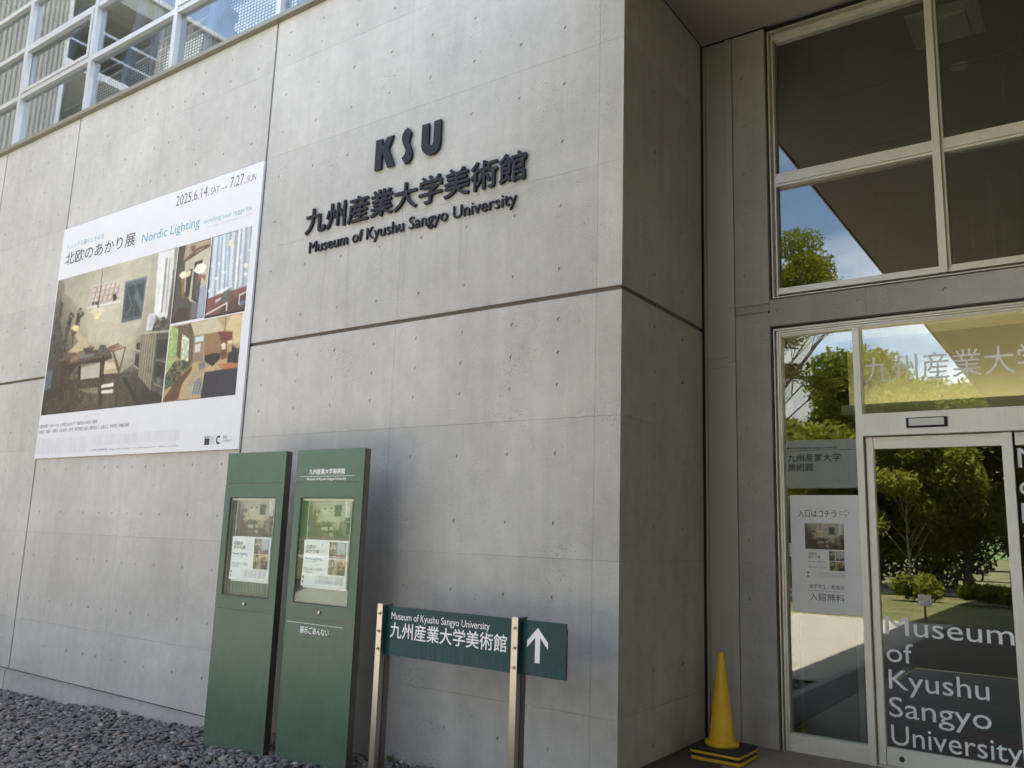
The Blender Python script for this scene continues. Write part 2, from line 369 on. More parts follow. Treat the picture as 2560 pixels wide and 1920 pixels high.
# ------------------------------------------------------------------ cast concrete panel with tie holes
def panel(name, mat, parent, org, U, NRM, u0, u1, z0, z1, holes=(), thick=0.02, r=0.0155, gap=0.0009, depth=0.008):
    """face in the plane org + u*U + z*Z, outward normal NRM"""
    u0 += gap; u1 -= gap; z0 += gap; z1 -= gap
    org = Vector(org); U = Vector(U); Nn = Vector(NRM); Z = Vector((0, 0, 1))
    P = lambda u, z, d=0.0: org + U * u + Z * z - Nn * d
    bm = bmesh.new()
    rect = [bm.verts.new(P(*q)) for q in ((u0, z0), (u1, z0), (u1, z1), (u0, z1))]
    ed = [bm.edges.new((rect[i], rect[(i+1) % 4])) for i in range(4)]
    rings = []
    for hx, hz in holes:
        if not (u0 + .03 < hx < u1 - .03 and z0 + .03 < hz < z1 - .03): continue
        jx = hx + random.uniform(-.004, .004); jz = hz + random.uniform(-.004, .004); rr = r * random.uniform(.93, 1.07)
        ring = [bm.verts.new(P(jx + rr * math.cos(a * math.pi / 7), jz + rr * math.sin(a * math.pi / 7))) for a in range(14)]
        ed += [bm.edges.new((ring[i], ring[(i+1) % 14])) for i in range(14)]
        rings.append((ring, jx, jz, rr))
    bmesh.ops.triangle_fill(bm, use_beauty=True, use_dissolve=False, edges=ed)
    for f in bm.faces:
        if f.normal.dot(Nn) < 0: f.normal_flip()
    back = [bm.verts.new(P(u, z, thick)) for u, z in ((u0, z0), (u1, z0), (u1, z1), (u0, z1))]
    for i in range(4):
        j = (i + 1) % 4; bm.faces.new((rect[j], rect[i], back[i], back[j]))
    for ring, jx, jz, rr in rings:
        dd = depth * random.uniform(.7, 1.15)
        inn = [bm.verts.new(P(jx + rr*.86*math.cos(a*math.pi/7), jz + rr*.86*math.sin(a*math.pi/7), dd)) for a in range(14)]
        for i in range(14):
            j = (i + 1) % 14; bm.faces.new((ring[i], ring[j], inn[j], inn[i]))
        bm.faces.new(inn[::-1])
    bmesh.ops.recalc_face_normals(bm, faces=bm.faces)
    # outward check on the first front face
    me = bpy.data.meshes.new(name); bm.to_mesh(me); bm.free()
    return link(name, me, mat, parent)

# ------------------------------------------------------------------ printed pictures: vertex colours on a fine flat grid
ART = json.loads('''{"main":[[[104,98,84],[[4,-8],[67,41],[42,452],[-11,598],[1,920],[-7,1002],[-30,353]]],[[188,182,158],[[61,3],[867,-13],[799,5],[791,433],[754,488],[538,530],[360,527],[267,520],[221,228],[79,114]]],[[202,197,170],[[495,102],[764,115],[788,440],[750,526],[767,719],[657,774],[541,555],[363,543],[296,243],[315,163]]],[[165,160,140],[[812,4],[868,-1],[874,432],[799,495],[771,552],[748,510],[791,433]]],[[62,58,48],[[-12,784],[306,763],[783,774],[962,964],[996,1000],[-7,999]]],[[92,84,62],[[302,803],[668,790],[812,994],[58,992],[1,920]]],[[112,102,76],[[412,863],[622,854],[688,998],[312,997]]],[[52,48,40],[[674,799],[707,810],[847,997],[813,1002]]],[[196,192,180],[[326,267],[327,107],[579,111],[588,270]]],[[222,200,188],[[342,252],[340,124],[569,133],[574,249]],"grid"],[[236,234,226],[[306,274],[312,264],[591,268],[592,278]]],[[60,58,52],[[346,252],[346,232],[366,233],[368,257]]],[[60,58,52],[[376,257],[374,235],[395,237],[397,258]]],[[50,50,46],[[529,258],[521,214],[545,211],[558,246],[552,261]]],[[88,104,108],[[621,429],[614,145],[785,145],[780,429]]],[[62,70,72],[[636,408],[631,185],[697,181],[707,406]]],[[62,70,72],[[718,404],[709,180],[767,179],[766,406]]],[[104,116,118],[[633,197],[640,197],[696,321],[652,407],[644,406],[681,318]]],[[104,116,118],[[716,199],[779,337],[767,382],[708,276]]],[[120,132,134],[[611,144],[785,143],[784,157],[616,158]]],[[225,226,222],[[856,3],[976,7],[982,165],[974,451],[946,491],[871,401]]],[[150,148,140],[[914,57],[931,53],[936,414],[924,419]]],[[168,168,162],[[943,64],[952,63],[964,419],[955,425]]],[[240,242,240],[[897,76],[916,75],[921,396],[902,400]]],[[96,84,66],[[980,150],[987,136],[999,381],[987,401]]],[[214,212,204],[[828,408],[884,408],[886,522],[824,516]]],[[185,190,195],[[848,427],[887,427],[884,510],[840,506]]],[[60,62,46],[[869,526],[880,479],[915,447],[957,448],[975,488],[967,528],[909,537]],"leaf"],[[64,62,48],[[848,530],[887,533],[886,593],[885,690],[872,689],[869,598]],"leaf"],[[178,170,150],[[752,518],[1002,541],[1000,556],[755,530]]],[[136,126,104],[[785,535],[911,552],[914,919],[801,807]],"vstripe"],[[84,78,68],[[910,548],[997,557],[1025,971],[921,916]]],[[52,48,44],[[920,591],[996,596],[1005,715],[926,711]]],[[52,48,44],[[923,733],[1001,743],[1007,853],[925,836]]],[[120,110,92],[[946,831],[980,843],[977,886],[950,869]]],[[150,142,122],[[923,718],[1006,744],[1007,751],[922,725]]],[[150,142,122],[[920,861],[1014,912],[1015,921],[921,871]]],[[58,52,46],[[763,589],[794,586],[794,639],[766,632]]],[[58,52,46],[[765,666],[793,662],[798,754],[764,734]]],[[212,208,194],[[754,626],[797,644],[796,650],[755,632]]],[[212,208,194],[[761,730],[799,760],[800,767],[760,737]]],[[70,64,58],[[24,181],[41,149],[81,192],[75,251],[78,338],[115,463],[171,539],[180,565],[146,744],[22,788],[12,532]],"leaf"],[[66,62,54],[[142,298],[158,263],[201,300],[177,347],[173,388],[158,462],[188,550],[153,561],[117,472],[137,365]],"leaf"],[[62,58,52],[[219,278],[245,250],[291,309],[254,335],[262,387],[212,370],[224,313]],"leaf"],[[96,112,118],[[3,676],[59,679],[59,809],[0,819]]],[[232,214,160],[[178,389],[212,371],[257,390],[248,430],[220,421],[207,407]]],[[90,80,62],[[192,413],[241,421],[215,454],[195,451]]],[[80,72,56],[[207,444],[216,446],[221,571],[213,570]]],[[196,180,140],[[180,565],[265,503],[224,447],[253,427],[336,498],[364,552],[287,581]]],[[60,54,48],[[403,2],[407,3],[412,257],[406,256]]],[[84,80,72],[[396,234],[410,234],[411,282],[399,279]]],[[226,214,186],[[332,308],[373,281],[444,286],[477,315],[445,325],[379,318]]],[[240,220,160],[[364,322],[440,324],[434,343],[383,342]]],[[244,224,164],[[380,342],[423,345],[418,369],[388,366]]],[[112,82,60],[[145,577],[245,579],[311,601],[197,601],[141,589]]],[[112,84,62],[[89,599],[197,605],[253,625],[113,615]]],[[74,60,50],[[125,620],[286,638],[291,672],[211,752],[283,817],[294,947],[263,944],[236,812],[193,840],[199,938],[134,867],[136,718]]],[[102,82,66],[[198,643],[286,573],[546,591],[575,642],[195,657]]],[[66,54,46],[[195,657],[575,642],[577,662],[506,676],[301,669],[199,680]]],[[146,120,92],[[203,639],[277,579],[369,581],[256,642]]],[[66,56,48],[[481,669],[521,670],[544,970],[510,998]]],[[62,52,44],[[291,672],[318,674],[333,838],[310,844]]],[[190,184,166],[[321,692],[482,681],[490,785],[328,778]]],[[70,58,48],[[277,776],[536,782],[537,802],[280,794]]],[[206,192,160],[[521,678],[599,693],[629,739],[521,735]]],[[120,92,70],[[531,581],[618,565],[629,576],[547,595]]],[[134,104,78],[[554,608],[673,595],[679,607],[574,621]]],[[120,92,70],[[547,595],[644,578],[651,589],[560,606]]],[[84,66,52],[[674,598],[682,601],[655,766],[645,757]]],[[84,66,52],[[573,615],[588,615],[653,750],[648,780]]],[[96,78,60],[[611,644],[671,614],[648,711]],"none"],[[190,172,140],[[521,735],[633,748],[640,772],[524,765]]],[[74,60,50],[[524,765],[656,770],[670,1011],[648,1010],[627,793],[537,790]]],[[235,230,215],[[517,835],[614,830],[615,857],[518,858]]],[[235,230,215],[[521,874],[617,873],[617,900],[522,894]]],[[70,58,48],[[513,858],[631,855],[633,871],[516,875]]],[[170,160,130],[[319,845],[488,847],[492,891],[414,879]],"speck"],[[74,70,60],[[316,557],[415,561],[401,598],[362,604],[331,583]]],[[190,120,66],[[369,552],[383,542],[403,556],[396,565]]],[[124,126,120],[[296,623],[311,601],[422,607],[416,628],[336,633]]],[[88,94,88],[[450,593],[464,555],[508,562],[538,598],[531,620],[458,618]]]],"sconce":[[[78,70,58],[[-8,-29],[1014,-10],[1013,1005],[39,997]]],[[176,160,128],[[234,0],[1002,11],[1000,77],[196,207]]],[[120,100,74],[[366,31],[526,35],[559,99],[422,113]]],[[122,84,58],[[194,200],[623,76],[998,69],[996,91],[666,111],[253,221]]],[[196,186,162],[[255,229],[709,146],[993,105],[1020,748],[799,814],[546,762],[292,591]]],[[84,78,70],[[72,284],[255,229],[391,982],[74,993]]],[[58,52,48],[[563,263],[803,253],[799,814],[574,735]]],[[92,86,76],[[624,299],[761,292],[771,768],[637,712]]],[[58,52,48],[[344,343],[519,340],[495,699],[366,672]]],[[158,166,180],[[802,611],[986,600],[993,989],[775,999]]],[[110,104,98],[[599,767],[799,814],[807,987],[597,999]]],[[252,242,224],[[560,366],[642,301],[813,298],[934,348],[892,416],[761,439],[595,392]]],[[252,236,204],[[105,386],[194,342],[322,356],[331,431],[219,442]]],[[250,226,176],[[332,394],[372,343],[483,366],[455,422],[360,434]]],[[150,98,60],[[712,449],[946,456],[924,551],[858,486],[774,492],[765,557],[707,543]]],[[150,110,70],[[175,438],[309,444],[323,712],[287,709]]],[[70,50,40],[[172,817],[493,830],[570,1004],[55,991]]]],"hall":[[[158,168,176],[[15,4],[1011,2],[1054,764],[43,782]]],[[206,220,232],[[59,2],[148,3],[184,754],[67,756]]],[[196,214,230],[[192,6],[251,7],[296,738],[240,746]]],[[214,226,236],[[280,4],[352,3],[425,738],[352,730]]],[[182,206,224],[[381,4],[439,5],[518,706],[463,714]]],[[208,218,226],[[496,6],[581,3],[622,663],[536,653]]],[[230,236,240],[[664,-2],[720,-2],[744,717],[690,725]]],[[212,220,226],[[762,-2],[832,-3],[863,689],[798,709]]],[[190,196,200],[[887,-2],[956,1],[1014,692],[947,698]]],[[132,74,58],[[25,766],[296,738],[690,725],[1004,711],[1012,981],[25,975]]],[[98,56,46],[[494,869],[990,784],[1012,981],[345,978]],"vstripe"],[[238,238,236],[[261,706],[593,657],[667,674],[295,731]]],[[90,102,92],[[409,729],[588,700],[600,838],[405,853]]],[[190,200,206],[[237,801],[390,775],[394,797],[259,838]]],[[236,236,234],[[19,947],[547,853],[564,869],[22,964]]],[[236,236,234],[[533,852],[561,855],[568,958],[539,958]]],[[236,236,234],[[828,794],[1001,769],[1003,780],[850,810],[860,919],[837,916]]],[[96,120,140],[[860,892],[1005,866],[1004,906],[875,940]]],[[252,230,170],[[446,119],[491,97],[555,134],[544,184],[464,168]]],[[252,238,190],[[978,273],[1017,264],[1038,301],[974,293]]],[[250,236,196],[[864,444],[924,426],[1000,467],[966,504],[895,488]]],[[248,246,240],[[884,548],[944,535],[990,565],[936,595]]],[[250,244,220],[[167,528],[208,516],[271,540],[216,556]]],[[248,246,240],[[358,473],[391,464],[423,482],[397,493]]],[[248,246,240],[[671,406],[712,397],[749,416],[718,433]]],[[248,246,240],[[219,354],[252,344],[290,360],[257,373]]],[[248,246,240],[[19,667],[58,643],[109,676],[69,697]]],[[248,246,240],[[445,407],[467,401],[495,413],[472,424]]],[[248,246,240],[[580,367],[601,359],[629,373],[605,382]]],[[248,246,240],[[751,340],[772,333],[796,346],[776,356]]],[[248,246,240],[[43,358],[65,346],[98,365],[72,381]]]],"living":[[[196,164,104],[[0,-2],[1057,2],[1049,994],[-8,999]]],[[206,190,150],[[301,10],[661,5],[786,185],[355,176]]],[[226,196,128],[[855,9],[1058,9],[1049,382],[923,364],[892,217],[777,177]]],[[110,84,56],[[47,13],[301,10],[364,177],[388,536],[321,542],[296,256],[184,119],[201,482],[130,398],[123,56]]],[[140,180,96],[[1,6],[118,40],[135,368],[93,528],[14,609],[-7,303]],"leaf"],[[186,214,178],[[194,128],[299,212],[316,497],[198,497]],"leaf"],[[150,132,100],[[357,191],[500,184],[523,539],[378,520]]],[[200,220,230],[[384,203],[498,201],[501,272],[388,270]]],[[214,206,190],[[392,300],[471,297],[474,401],[393,404]]],[[158,112,70],[[509,193],[786,185],[762,484],[540,541]]],[[132,52,36],[[697,186],[892,214],[889,338],[827,350],[847,538],[768,542],[754,339]]],[[38,30,30],[[539,461],[661,448],[760,469],[752,539],[663,614],[557,543]]],[[36,30,30],[[855,468],[1040,451],[1029,646],[853,595]]],[[60,46,40],[[893,374],[978,443],[1032,366],[1060,496],[902,460]]],[[250,232,190],[[751,353],[785,332],[817,355],[815,420],[771,425]]],[[250,226,160],[[827,321],[900,321],[891,359],[844,359]]],[[60,50,44],[[779,10],[785,12],[794,338],[786,337]]],[[196,110,50],[[734,601],[916,596],[1036,640],[985,668],[798,673]]],[[190,120,60],[[991,501],[1037,493],[1029,646],[990,641]]],[[120,128,122],[[466,553],[548,542],[573,617],[486,650]]],[[140,150,146],[[403,801],[526,713],[554,953],[406,946]],"grid"],[[44,40,52],[[563,674],[1054,670],[1049,994],[542,995]]],[[178,160,130],[[288,978],[416,627],[520,654],[445,733],[410,975]]],[[104,66,40],[[27,925],[171,731],[375,564],[382,623],[264,786],[220,987],[0,997]],"vstripe"],[[46,58,38],[[1,652],[105,485],[244,473],[373,549],[264,638],[109,799],[15,834]],"leaf"],[[84,120,72],[[0,712],[133,712],[136,802],[12,804]],"grid"]]}''')
def lin(c): c = np.asarray(c, float) / 255.0; return np.where(c <= 0.04045, c / 12.92, ((c + 0.055) / 1.055) ** 2.4)
def inside(px, py, U, V):
    r = np.zeros(U.shape, bool); n = len(px); j = n - 1
    for i in range(n):
        if py[i] != py[j]:
            c = ((py[i] > V) != (py[j] > V)) & (U < (px[j] - px[i]) * (V - py[i]) / (py[j] - py[i]) + px[i]); r ^= c
        j = i
    return r
MAIN_GRID = np.array([
 [(150,147,130),(165,162,140),(182,178,156),(195,190,168),(190,186,168),(150,140,125)],
 [(112,106,90),(165,160,138),(190,186,160),(205,200,175),(200,196,172),(170,164,150)],
 [(85,80,70),(140,132,105),(200,195,165),(208,203,175),(190,184,160),(100,95,84)],
 [(72,69,60),(108,98,80),(170,160,130),(190,184,156),(140,132,112),(76,70,62)],
 [(66,62,52),(80,72,56),(95,86,66),(115,106,84),(92,84,68),(58,54,48)],
 [(64,62,54),(60,56,46),(68,62,48),(66,60,48),(58,54,45),(46,42,36)]], float)
def picture(key, nu, nv, ss=2):
    u = (np.arange(nu * ss) + .5) / (nu * ss); v = (np.arange(nv * ss) + .5) / (nv * ss); U, V = np.meshgrid(u * 1000, v * 1000)
    img = np.zeros(U.shape + (3,)); rng = np.random.default_rng(3)
    if key == 'main':
        gy = V / 1000 * 5; gx = U / 1000 * 5; iy = np.clip(gy.astype(int), 0, 4); ix = np.clip(gx.astype(int), 0, 4); fy = (gy - iy)[..., None]; fx = (gx - ix)[..., None]
        G = MAIN_GRID; img = (G[iy, ix]*(1-fx)+G[iy, ix+1]*fx)*(1-fy) + (G[iy+1, ix]*(1-fx)+G[iy+1, ix+1]*fx)*fy
    small = rng.normal(0, 1, (46, 46)); blot = small[(V / 1000 * 45).astype(int), (U / 1000 * 45).astype(int)]
    skip = 7 if key == 'main' else 0
    for k, it in enumerate(ART[key]):
        col, pts = it[0], it[1]; fx_ = it[2] if len(it) > 2 else ''
        if fx_ == 'none': continue
        m = inside([p[0] for p in pts], [p[1] for p in pts], U, V)
        if not m.any(): continue
        c = np.array(col, float)
        if key == 'main' and k < skip: img[m] = img[m] * .55 + c * .45; continue
        if fx_ == 'leaf':
            q = m & (blot > -0.25); img[q] = c * (1 + .16 * blot[q])[:, None]; q = m & (blot <= -0.25); img[q] = img[q] * .6 + c * .4
        elif fx_ == 'vstripe': img[m] = c * (1 + .16 * np.sign(np.sin(U[m] * .35)))[:, None]
        elif fx_ == 'grid': img[m] = c * (1 - .26 * ((np.sin(U[m] * .16 + V[m] * .03) > .55) | (np.sin(V[m] * .16) > .8)))[:, None]
        elif fx_ == 'speck': q = m & (rng.random(U.shape) > .45); img[q] = c
        else: img[m] = c
    img = img * (1 + 0.018 * rng.normal(0, 1, img.shape[:2]))[..., None]
    def octv(nn):
        g = rng.normal(0, 1, (nn, nn)); a = V / 1000 * (nn - 1); b = U / 1000 * (nn - 1); i = np.clip(a.astype(int), 0, nn - 2); j = np.clip(b.astype(int), 0, nn - 2); fa = a - i; fb = b - j
        return (g[i, j]*(1-fb)+g[i, j+1]*fb)*(1-fa)+(g[i+1, j]*(1-fb)+g[i+1, j+1]*fb)*fa
    md = .025 * octv(9) + .022 * octv(28) + .02 * octv(75)
    img = img * (1 + md)[..., None]; dk = img.mean(-1) < 105
    img = np.where(dk[..., None], img * (1 + .13 * octv(110))[..., None], img)
    if key in ('living', 'hall'): gsc = img.mean(-1, keepdims=True); img = gsc + (img - gsc) * .78
    for _ in range(5):
        q = np.pad(img, ((1, 1), (1, 1), (0, 0)), 'edge'); img = (q[:-2, 1:-1] + q[2:, 1:-1] + q[1:-1, :-2] + q[1:-1, 2:] + 2 * q[1:-1, 1:-1]) / 6
    img = lin(np.clip(img, 0, 255)); img = img.reshape(nv, ss, nu, ss, 3).mean((1, 3))
    return np.clip(img * 0.80, 0, 1)
def vc_mat():
    m, t, p, o = mat_new('printed_picture'); a = t.nodes.new('ShaderNodeVertexColor'); a.layer_name = 'ink'; L(t, a.outputs[0], p.inputs['Base Color'])
    p.inputs['Roughness'].default_value = 0.42; return m
M['print'] = vc_mat()
def picture_mesh(name, key, x0, x1, z0, z1, y, nu, nv, parent, bend=None):
    img = picture(key, nu, nv)
    X = np.linspace(x0, x1, nu + 1); Zs = np.linspace(z1, z0, nv + 1)
    GX, GZ = np.meshgrid(X, Zs); co = np.stack([GX, np.full_like(GX, y), GZ], -1).reshape(-1, 3)
    i, j = np.meshgrid(np.arange(nv), np.arange(nu), indexing='ij'); a = (i * (nu + 1) + j).ravel()
    F = np.stack([a, a + nu + 1, a + nu + 2, a + 1], -1)
    me = bpy.data.meshes.new(name); me.vertices.add(len(co)); me.vertices.foreach_set('co', co.ravel())
    me.loops.add(F.size); me.loops.foreach_set('vertex_index', F.ravel().astype(np.int32)); me.polygons.add(len(F)); me.polygons.foreach_set('loop_start', (np.arange(len(F)) * 4).astype(np.int32))
    me.update(calc_edges=True)
    ca = me.color_attributes.new('ink', 'FLOAT_COLOR', 'CORNER')
    c = np.concatenate([img.reshape(-1, 3), np.ones((nu * nv, 1))], 1); ca.data.foreach_set('color', np.repeat(c, 4, axis=0).ravel().astype(np.float32))
    return link(name, me, M['print'], parent)

def fine_print(name, x0, x1, z0, z1, y, mat, parent, lines, sample):
    t = thing_text = None
    body = '\n'.join(sample for _ in range(lines))
    o = text(name, body, x0, x1, z0, z1, y, mat, parent); o['kind'] = 'stuff'; return o

def mass_mesh(name, co, faces_n, F, mat, parent=None, kind=None, col=None, dom='POINT'):
    me = bpy.data.meshes.new(name); me.vertices.add(len(co)); me.vertices.foreach_set('co', np.asarray(co, np.float32).ravel())
    F = np.asarray(F, np.int32); me.loops.add(F.size); me.loops.foreach_set('vertex_index', F.ravel()); me.polygons.add(len(F)); me.polygons.foreach_set('loop_start', (np.arange(len(F)) * faces_n).astype(np.int32))
    me.update(calc_edges=True)
    if col is not None:
        ca = me.color_attributes.new('tint', 'FLOAT_COLOR', dom); ca.data.foreach_set('color', np.concatenate([col, np.ones((len(col), 1))], 1).astype(np.float32).ravel())
    return link(name, me, mat, parent, kind=kind)
# ================================================================== GROUND
def gz(x): return -0.545 + (np.clip(x, -13, -0.1) + 8.28) * 0.0445
def terrain():
    xs = np.unique(np.concatenate([np.linspace(-120, -16, 14), np.linspace(-16, 2, 40), np.linspace(2, 120, 16)]))
    ys = np.unique(np.concatenate([np.linspace(-160, -30, 14), np.linspace(-30, 1, 63), np.linspace(1, 40, 5)]))
    X, Y = np.meshgrid(xs, ys)
    near = np.clip((Y + 12) / 7.0, 0, 1); near = near * near * (3 - 2 * near)
    Zg = -0.075 * (1 - near) + gz(X) * near
    Zg = np.where(Y > -2.9, Zg - 0.09, Zg); Zg = np.where(X > -1.1, np.minimum(Zg, -0.075), Zg); Zg = np.where((Y > -11.5), Zg - 0.15, Zg)
    Zg += np.where(Y < -13, 0.03 * np.sin(X * .7) * np.cos(Y * .5), 0)
    co = np.stack([X, Y, Zg], -1).reshape(-1, 3); nx = len(xs); F = []
    for i in range(len(ys) - 1):
        for j in range(nx - 1): a = i * nx + j; F.append((a, a + 1, a + nx + 1, a + nx))
    return mass_mesh('lawn', co, 4, F, M['lawn'], kind='structure')
m, t, p, o = mat_new('dry_lawn'); v, _ = pos(t)
c = ramp(t, noise(t, v, 0.8, 6), 0.35, (0.10, 0.125, 0.03), 0.65, (0.23, 0.19, 0.075)); c = mixc(t, 0.6, c, ramp(t, noise(t, v, 40, 3), 0.3, (.6, .6, .6), 0.7, (1.2, 1.2, 1.2)), 'MULTIPLY')
L(t, c, p.inputs['Base Color']); p.inputs['Roughness'].default_value = 0.95; M['lawn'] = m
terrain()
# plaza and entrance floor
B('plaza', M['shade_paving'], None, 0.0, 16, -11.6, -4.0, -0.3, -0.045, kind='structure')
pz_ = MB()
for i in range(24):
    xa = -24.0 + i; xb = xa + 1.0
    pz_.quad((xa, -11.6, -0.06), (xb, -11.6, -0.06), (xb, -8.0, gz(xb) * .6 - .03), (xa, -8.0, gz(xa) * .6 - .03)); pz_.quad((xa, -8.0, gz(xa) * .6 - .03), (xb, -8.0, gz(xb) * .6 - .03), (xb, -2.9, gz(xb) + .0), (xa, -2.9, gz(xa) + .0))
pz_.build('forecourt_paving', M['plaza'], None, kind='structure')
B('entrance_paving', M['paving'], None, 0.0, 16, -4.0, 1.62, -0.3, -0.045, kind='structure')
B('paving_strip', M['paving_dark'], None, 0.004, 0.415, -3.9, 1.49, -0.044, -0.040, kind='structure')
B('kerb', M['conc_in'], None, -0.11, -0.002, -11.6, -0.022, -0.6, -0.042, kind='structure')
B('garden_path', M['plaza'], None, -40, 40, -28.5, -24.6, -0.2, 0.0, kind='structure')

# gravel bed of dark river pebbles
def pebbles():
    me = bpy.data.meshes.new('p'); bm = bmesh.new(); bmesh.ops.create_icosphere(bm, subdivisions=2, radius=1); bm.to_mesh(me); bm.free()
    V0 = np.array([v.co[:] for v in me.vertices]); F0 = np.array([p_.vertices[:] for p_ in me.polygons]); bpy.data.meshes.remove(me)
    n = 23500; rng = np.random.default_rng(11)
    x = rng.uniform(-9.9, -0.12, n * 2); y = rng.uniform(-2.75, -0.02, n * 2)
    keep = (y > -0.5 - 0.62 * (x + 9.9) - 0.3) | (rng.random(n * 2) < .35); x = x[keep][:n]; y = y[keep][:n]; n = len(x)
    ln = rng.lognormal(math.log(0.0210), 0.36, n); ln = np.clip(ln, .010, .050); wd = ln * rng.uniform(.62, .95, n); ht = ln * rng.uniform(.34, .62, n)
    lay = rng.random(n); z = gz(x) - 0.030 + 0.030 * lay
    # humps
    z += 0.012 * np.sin(x * 3.1 + 1) * np.cos(y * 4.3)
    S = np.stack([ln, wd, ht], -1); V = V0[None] * (1 + 0.10 * rng.normal(0, 1, (n, 1, 3)) * V0[None][..., [1, 2, 0]])
    V = V * (1 + 0.05 * rng.normal(0, 1, (n, len(V0), 1))) * S[:, None, :]
    a = rng.uniform(0, 2 * np.pi, n); tl = rng.normal(0, .28, n); t2 = rng.normal(0, .28, n)
    def R(ax, th):
        c, s = np.cos(th), np.sin(th); o = np.zeros(n); e = np.ones(n)
        if ax == 2: return np.stack([np.stack([c, -s, o], -1), np.stack([s, c, o], -1), np.stack([o, o, e], -1)], -2)
        if ax == 0: return np.stack([np.stack([e, o, o], -1), np.stack([o, c, -s], -1), np.stack([o, s, c], -1)], -2)
        return np.stack([np.stack([c, o, s], -1), np.stack([o, e, o], -1), np.stack([-s, o, c], -1)], -2)
    Rm = R(2, a) @ R(0, tl) @ R(1, t2); V = np.einsum('nij,nkj->nki', Rm, V); V += np.stack([x, y, z], -1)[:, None, :]
    F = (F0[None] + (np.arange(n) * len(V0))[:, None, None]).reshape(-1, 3)
    pal = np.array([(.092,.083,.078),(.118,.108,.102),(.068,.062,.059),(.155,.143,.132),(.105,.088,.078),(.125,.12,.12),(.19,.155,.11),(.30,.28,.25),(.17,.10,.075)])
    c = pal[rng.choice(9, n, p=[.23,.19,.18,.11,.12,.08,.05,.03,.01])] * rng.uniform(.8, 1.25, (n, 1))
    col = np.repeat(c, len(V0), 0)
    m, t, p, o = mat_new('river_pebbles'); at = t.nodes.new('ShaderNodeVertexColor'); at.layer_name = 'tint'; v, _ = pos(t)
    L(t, mixc(t, 0.5, at.outputs[0], ramp(t, noise(t, v, 90, 3), .3, (.7, .7, .7), .7, (1.3, 1.3, 1.3)), 'MULTIPLY'), p.inputs['Base Color']); p.inputs['Roughness'].default_value = 0.5
    o = mass_mesh('pebble_gravel', V.reshape(-1, 3), 3, F, m, kind='stuff', col=col)
    for q in o.data.polygons: pass
    o.data.polygons.foreach_set('use_smooth', np.ones(len(F), bool)); 
    tag(o, 'dark grey river pebbles covering the bed along the wall', 'gravel')
pebbles()
bed = MB()
for i in range(34):
    xa = -13 + i * 0.41; xb = xa + 0.41
    if xb > -0.11: xb = -0.11
    bed.quad((xa, -2.9, gz(xa) - .045), (xb, -2.9, gz(xb) - .045), (xb, 0.0, gz(xb) - .045), (xa, 0.0, gz(xa) - .045))
    if xb >= -0.11: break
bed.build('gravel_bed', M['conc_dark'], None, kind='structure')

# ================================================================== CONCRETE WALL
COLX = [-0.53,-0.96,-1.455,-1.95,-2.45,-2.95,-3.45,-3.95,-4.45,-4.94,-5.44,-5.78,-6.04,-6.34,-6.61,-6.96,-7.46,-7.97,-8.48,-8.98,-9.48,-9.98,-10.62,-11.12,-11.62]
ROWZ = [6.65,6.385,5.935,5.515,5.025,4.54,4.01,3.505,3.11,2.85,2.60,2.095,1.585,1.06,0.55,0.05]
wall = thing('concrete_wall', (-5, 0, -0.3), 'smooth grey fair faced concrete front wall with rows of round tie holes', 'wall')
XS = [(-0.21, 0.0), (-2.2, -0.21), (-4.168, -2.2), (-6.2, -4.196), (-8.2, -6.2), (-10.26, -8.228), (-12.3, -10.29), (-15.5, -12.3)]
ZS = [(-0.28, 0.31), (0.31, 1.34), (1.34, 2.35), (2.35, 3.266), (3.300, 4.27), (4.27, 5.27), (5.27, 6.27), (6.27, 6.84)]
HO = [(x, z) for x in COLX for z in ROWZ]
for xa, xb in XS:
    for za, zb in ZS:
        hs = [(x, z) for x, z in HO if xa < x < xb and za < z < zb and not (z > 6.6 and x in (-0.53, -5.78)) and not (z == 4.54 and -3.5 < x < -0.9)]
        panel('concrete_panel', M['conc'], wall, (0, 0, 0), (1, 0, 0), (0, -1, 0), xa, xb, za, zb, hs)
for xa, xb in [(-0.21, 0.0), (-4.22, -0.21), (-8.29, -4.25), (-12.4, -8.31)]:
    panel('plinth_panel', M['conc'], wall, (0, 0, 0), (1, 0, 0), (0, -1, 0), xa, xb, -1.0, -0.312)
core = MB().box(-15.5, -0.0205, 0.026, 0.30, -1.0, 6.83).box(-0.30, -0.0205, 0.30, 1.55, -1.0, 6.40)
core.build('wall_core', M['groove'], wall)
B('groove_lip', M['conc_in'], wall, -15.5, -0.021, -0.004, 0.02, -0.311, -0.292)
side = thing('return_wall', (0, 0.75, -0.05), 'narrow concrete side wall turning back from the corner towards the entrance', 'wall')
for za, zb in [(-0.3, 0.32), (0.32, 1.34), (1.34, 2.35), (2.35, 3.266), (3.300, 4.28), (4.28, 5.29), (5.29, 5.99)]:
    hs = [(y, z) for y in (0.535, 1.055) for z in (5.555, 5.045, 4.54, 4.03, 3.52, 3.11, 2.75, 2.5, 2.1, 1.59, 1.07, 0.565, 0.06) if za < z < zb]
    panel('concrete_panel', M['conc'], side, (0, 0, 0), (0, 1, 0), (1, 0, 0), 0.0205, 1.478, za, zb, hs)
B('joint_gap', M['black'], side, -0.02, -0.004, 1.478, 1.50, -0.3, 5.96)
B('soffit_joint', M['black'], side, 0.0005, 0.0115, 0.0, 1.50, 5.972, 5.989)
cop = thing('wall_coping', (-5, 0, 6.84), 'olive grey metal coping running along the top of the concrete wall', 'coping')
xj = [-15.5, -12.36, -10.3, -8.26, -6.21, -4.13, -2.1, 0.03]
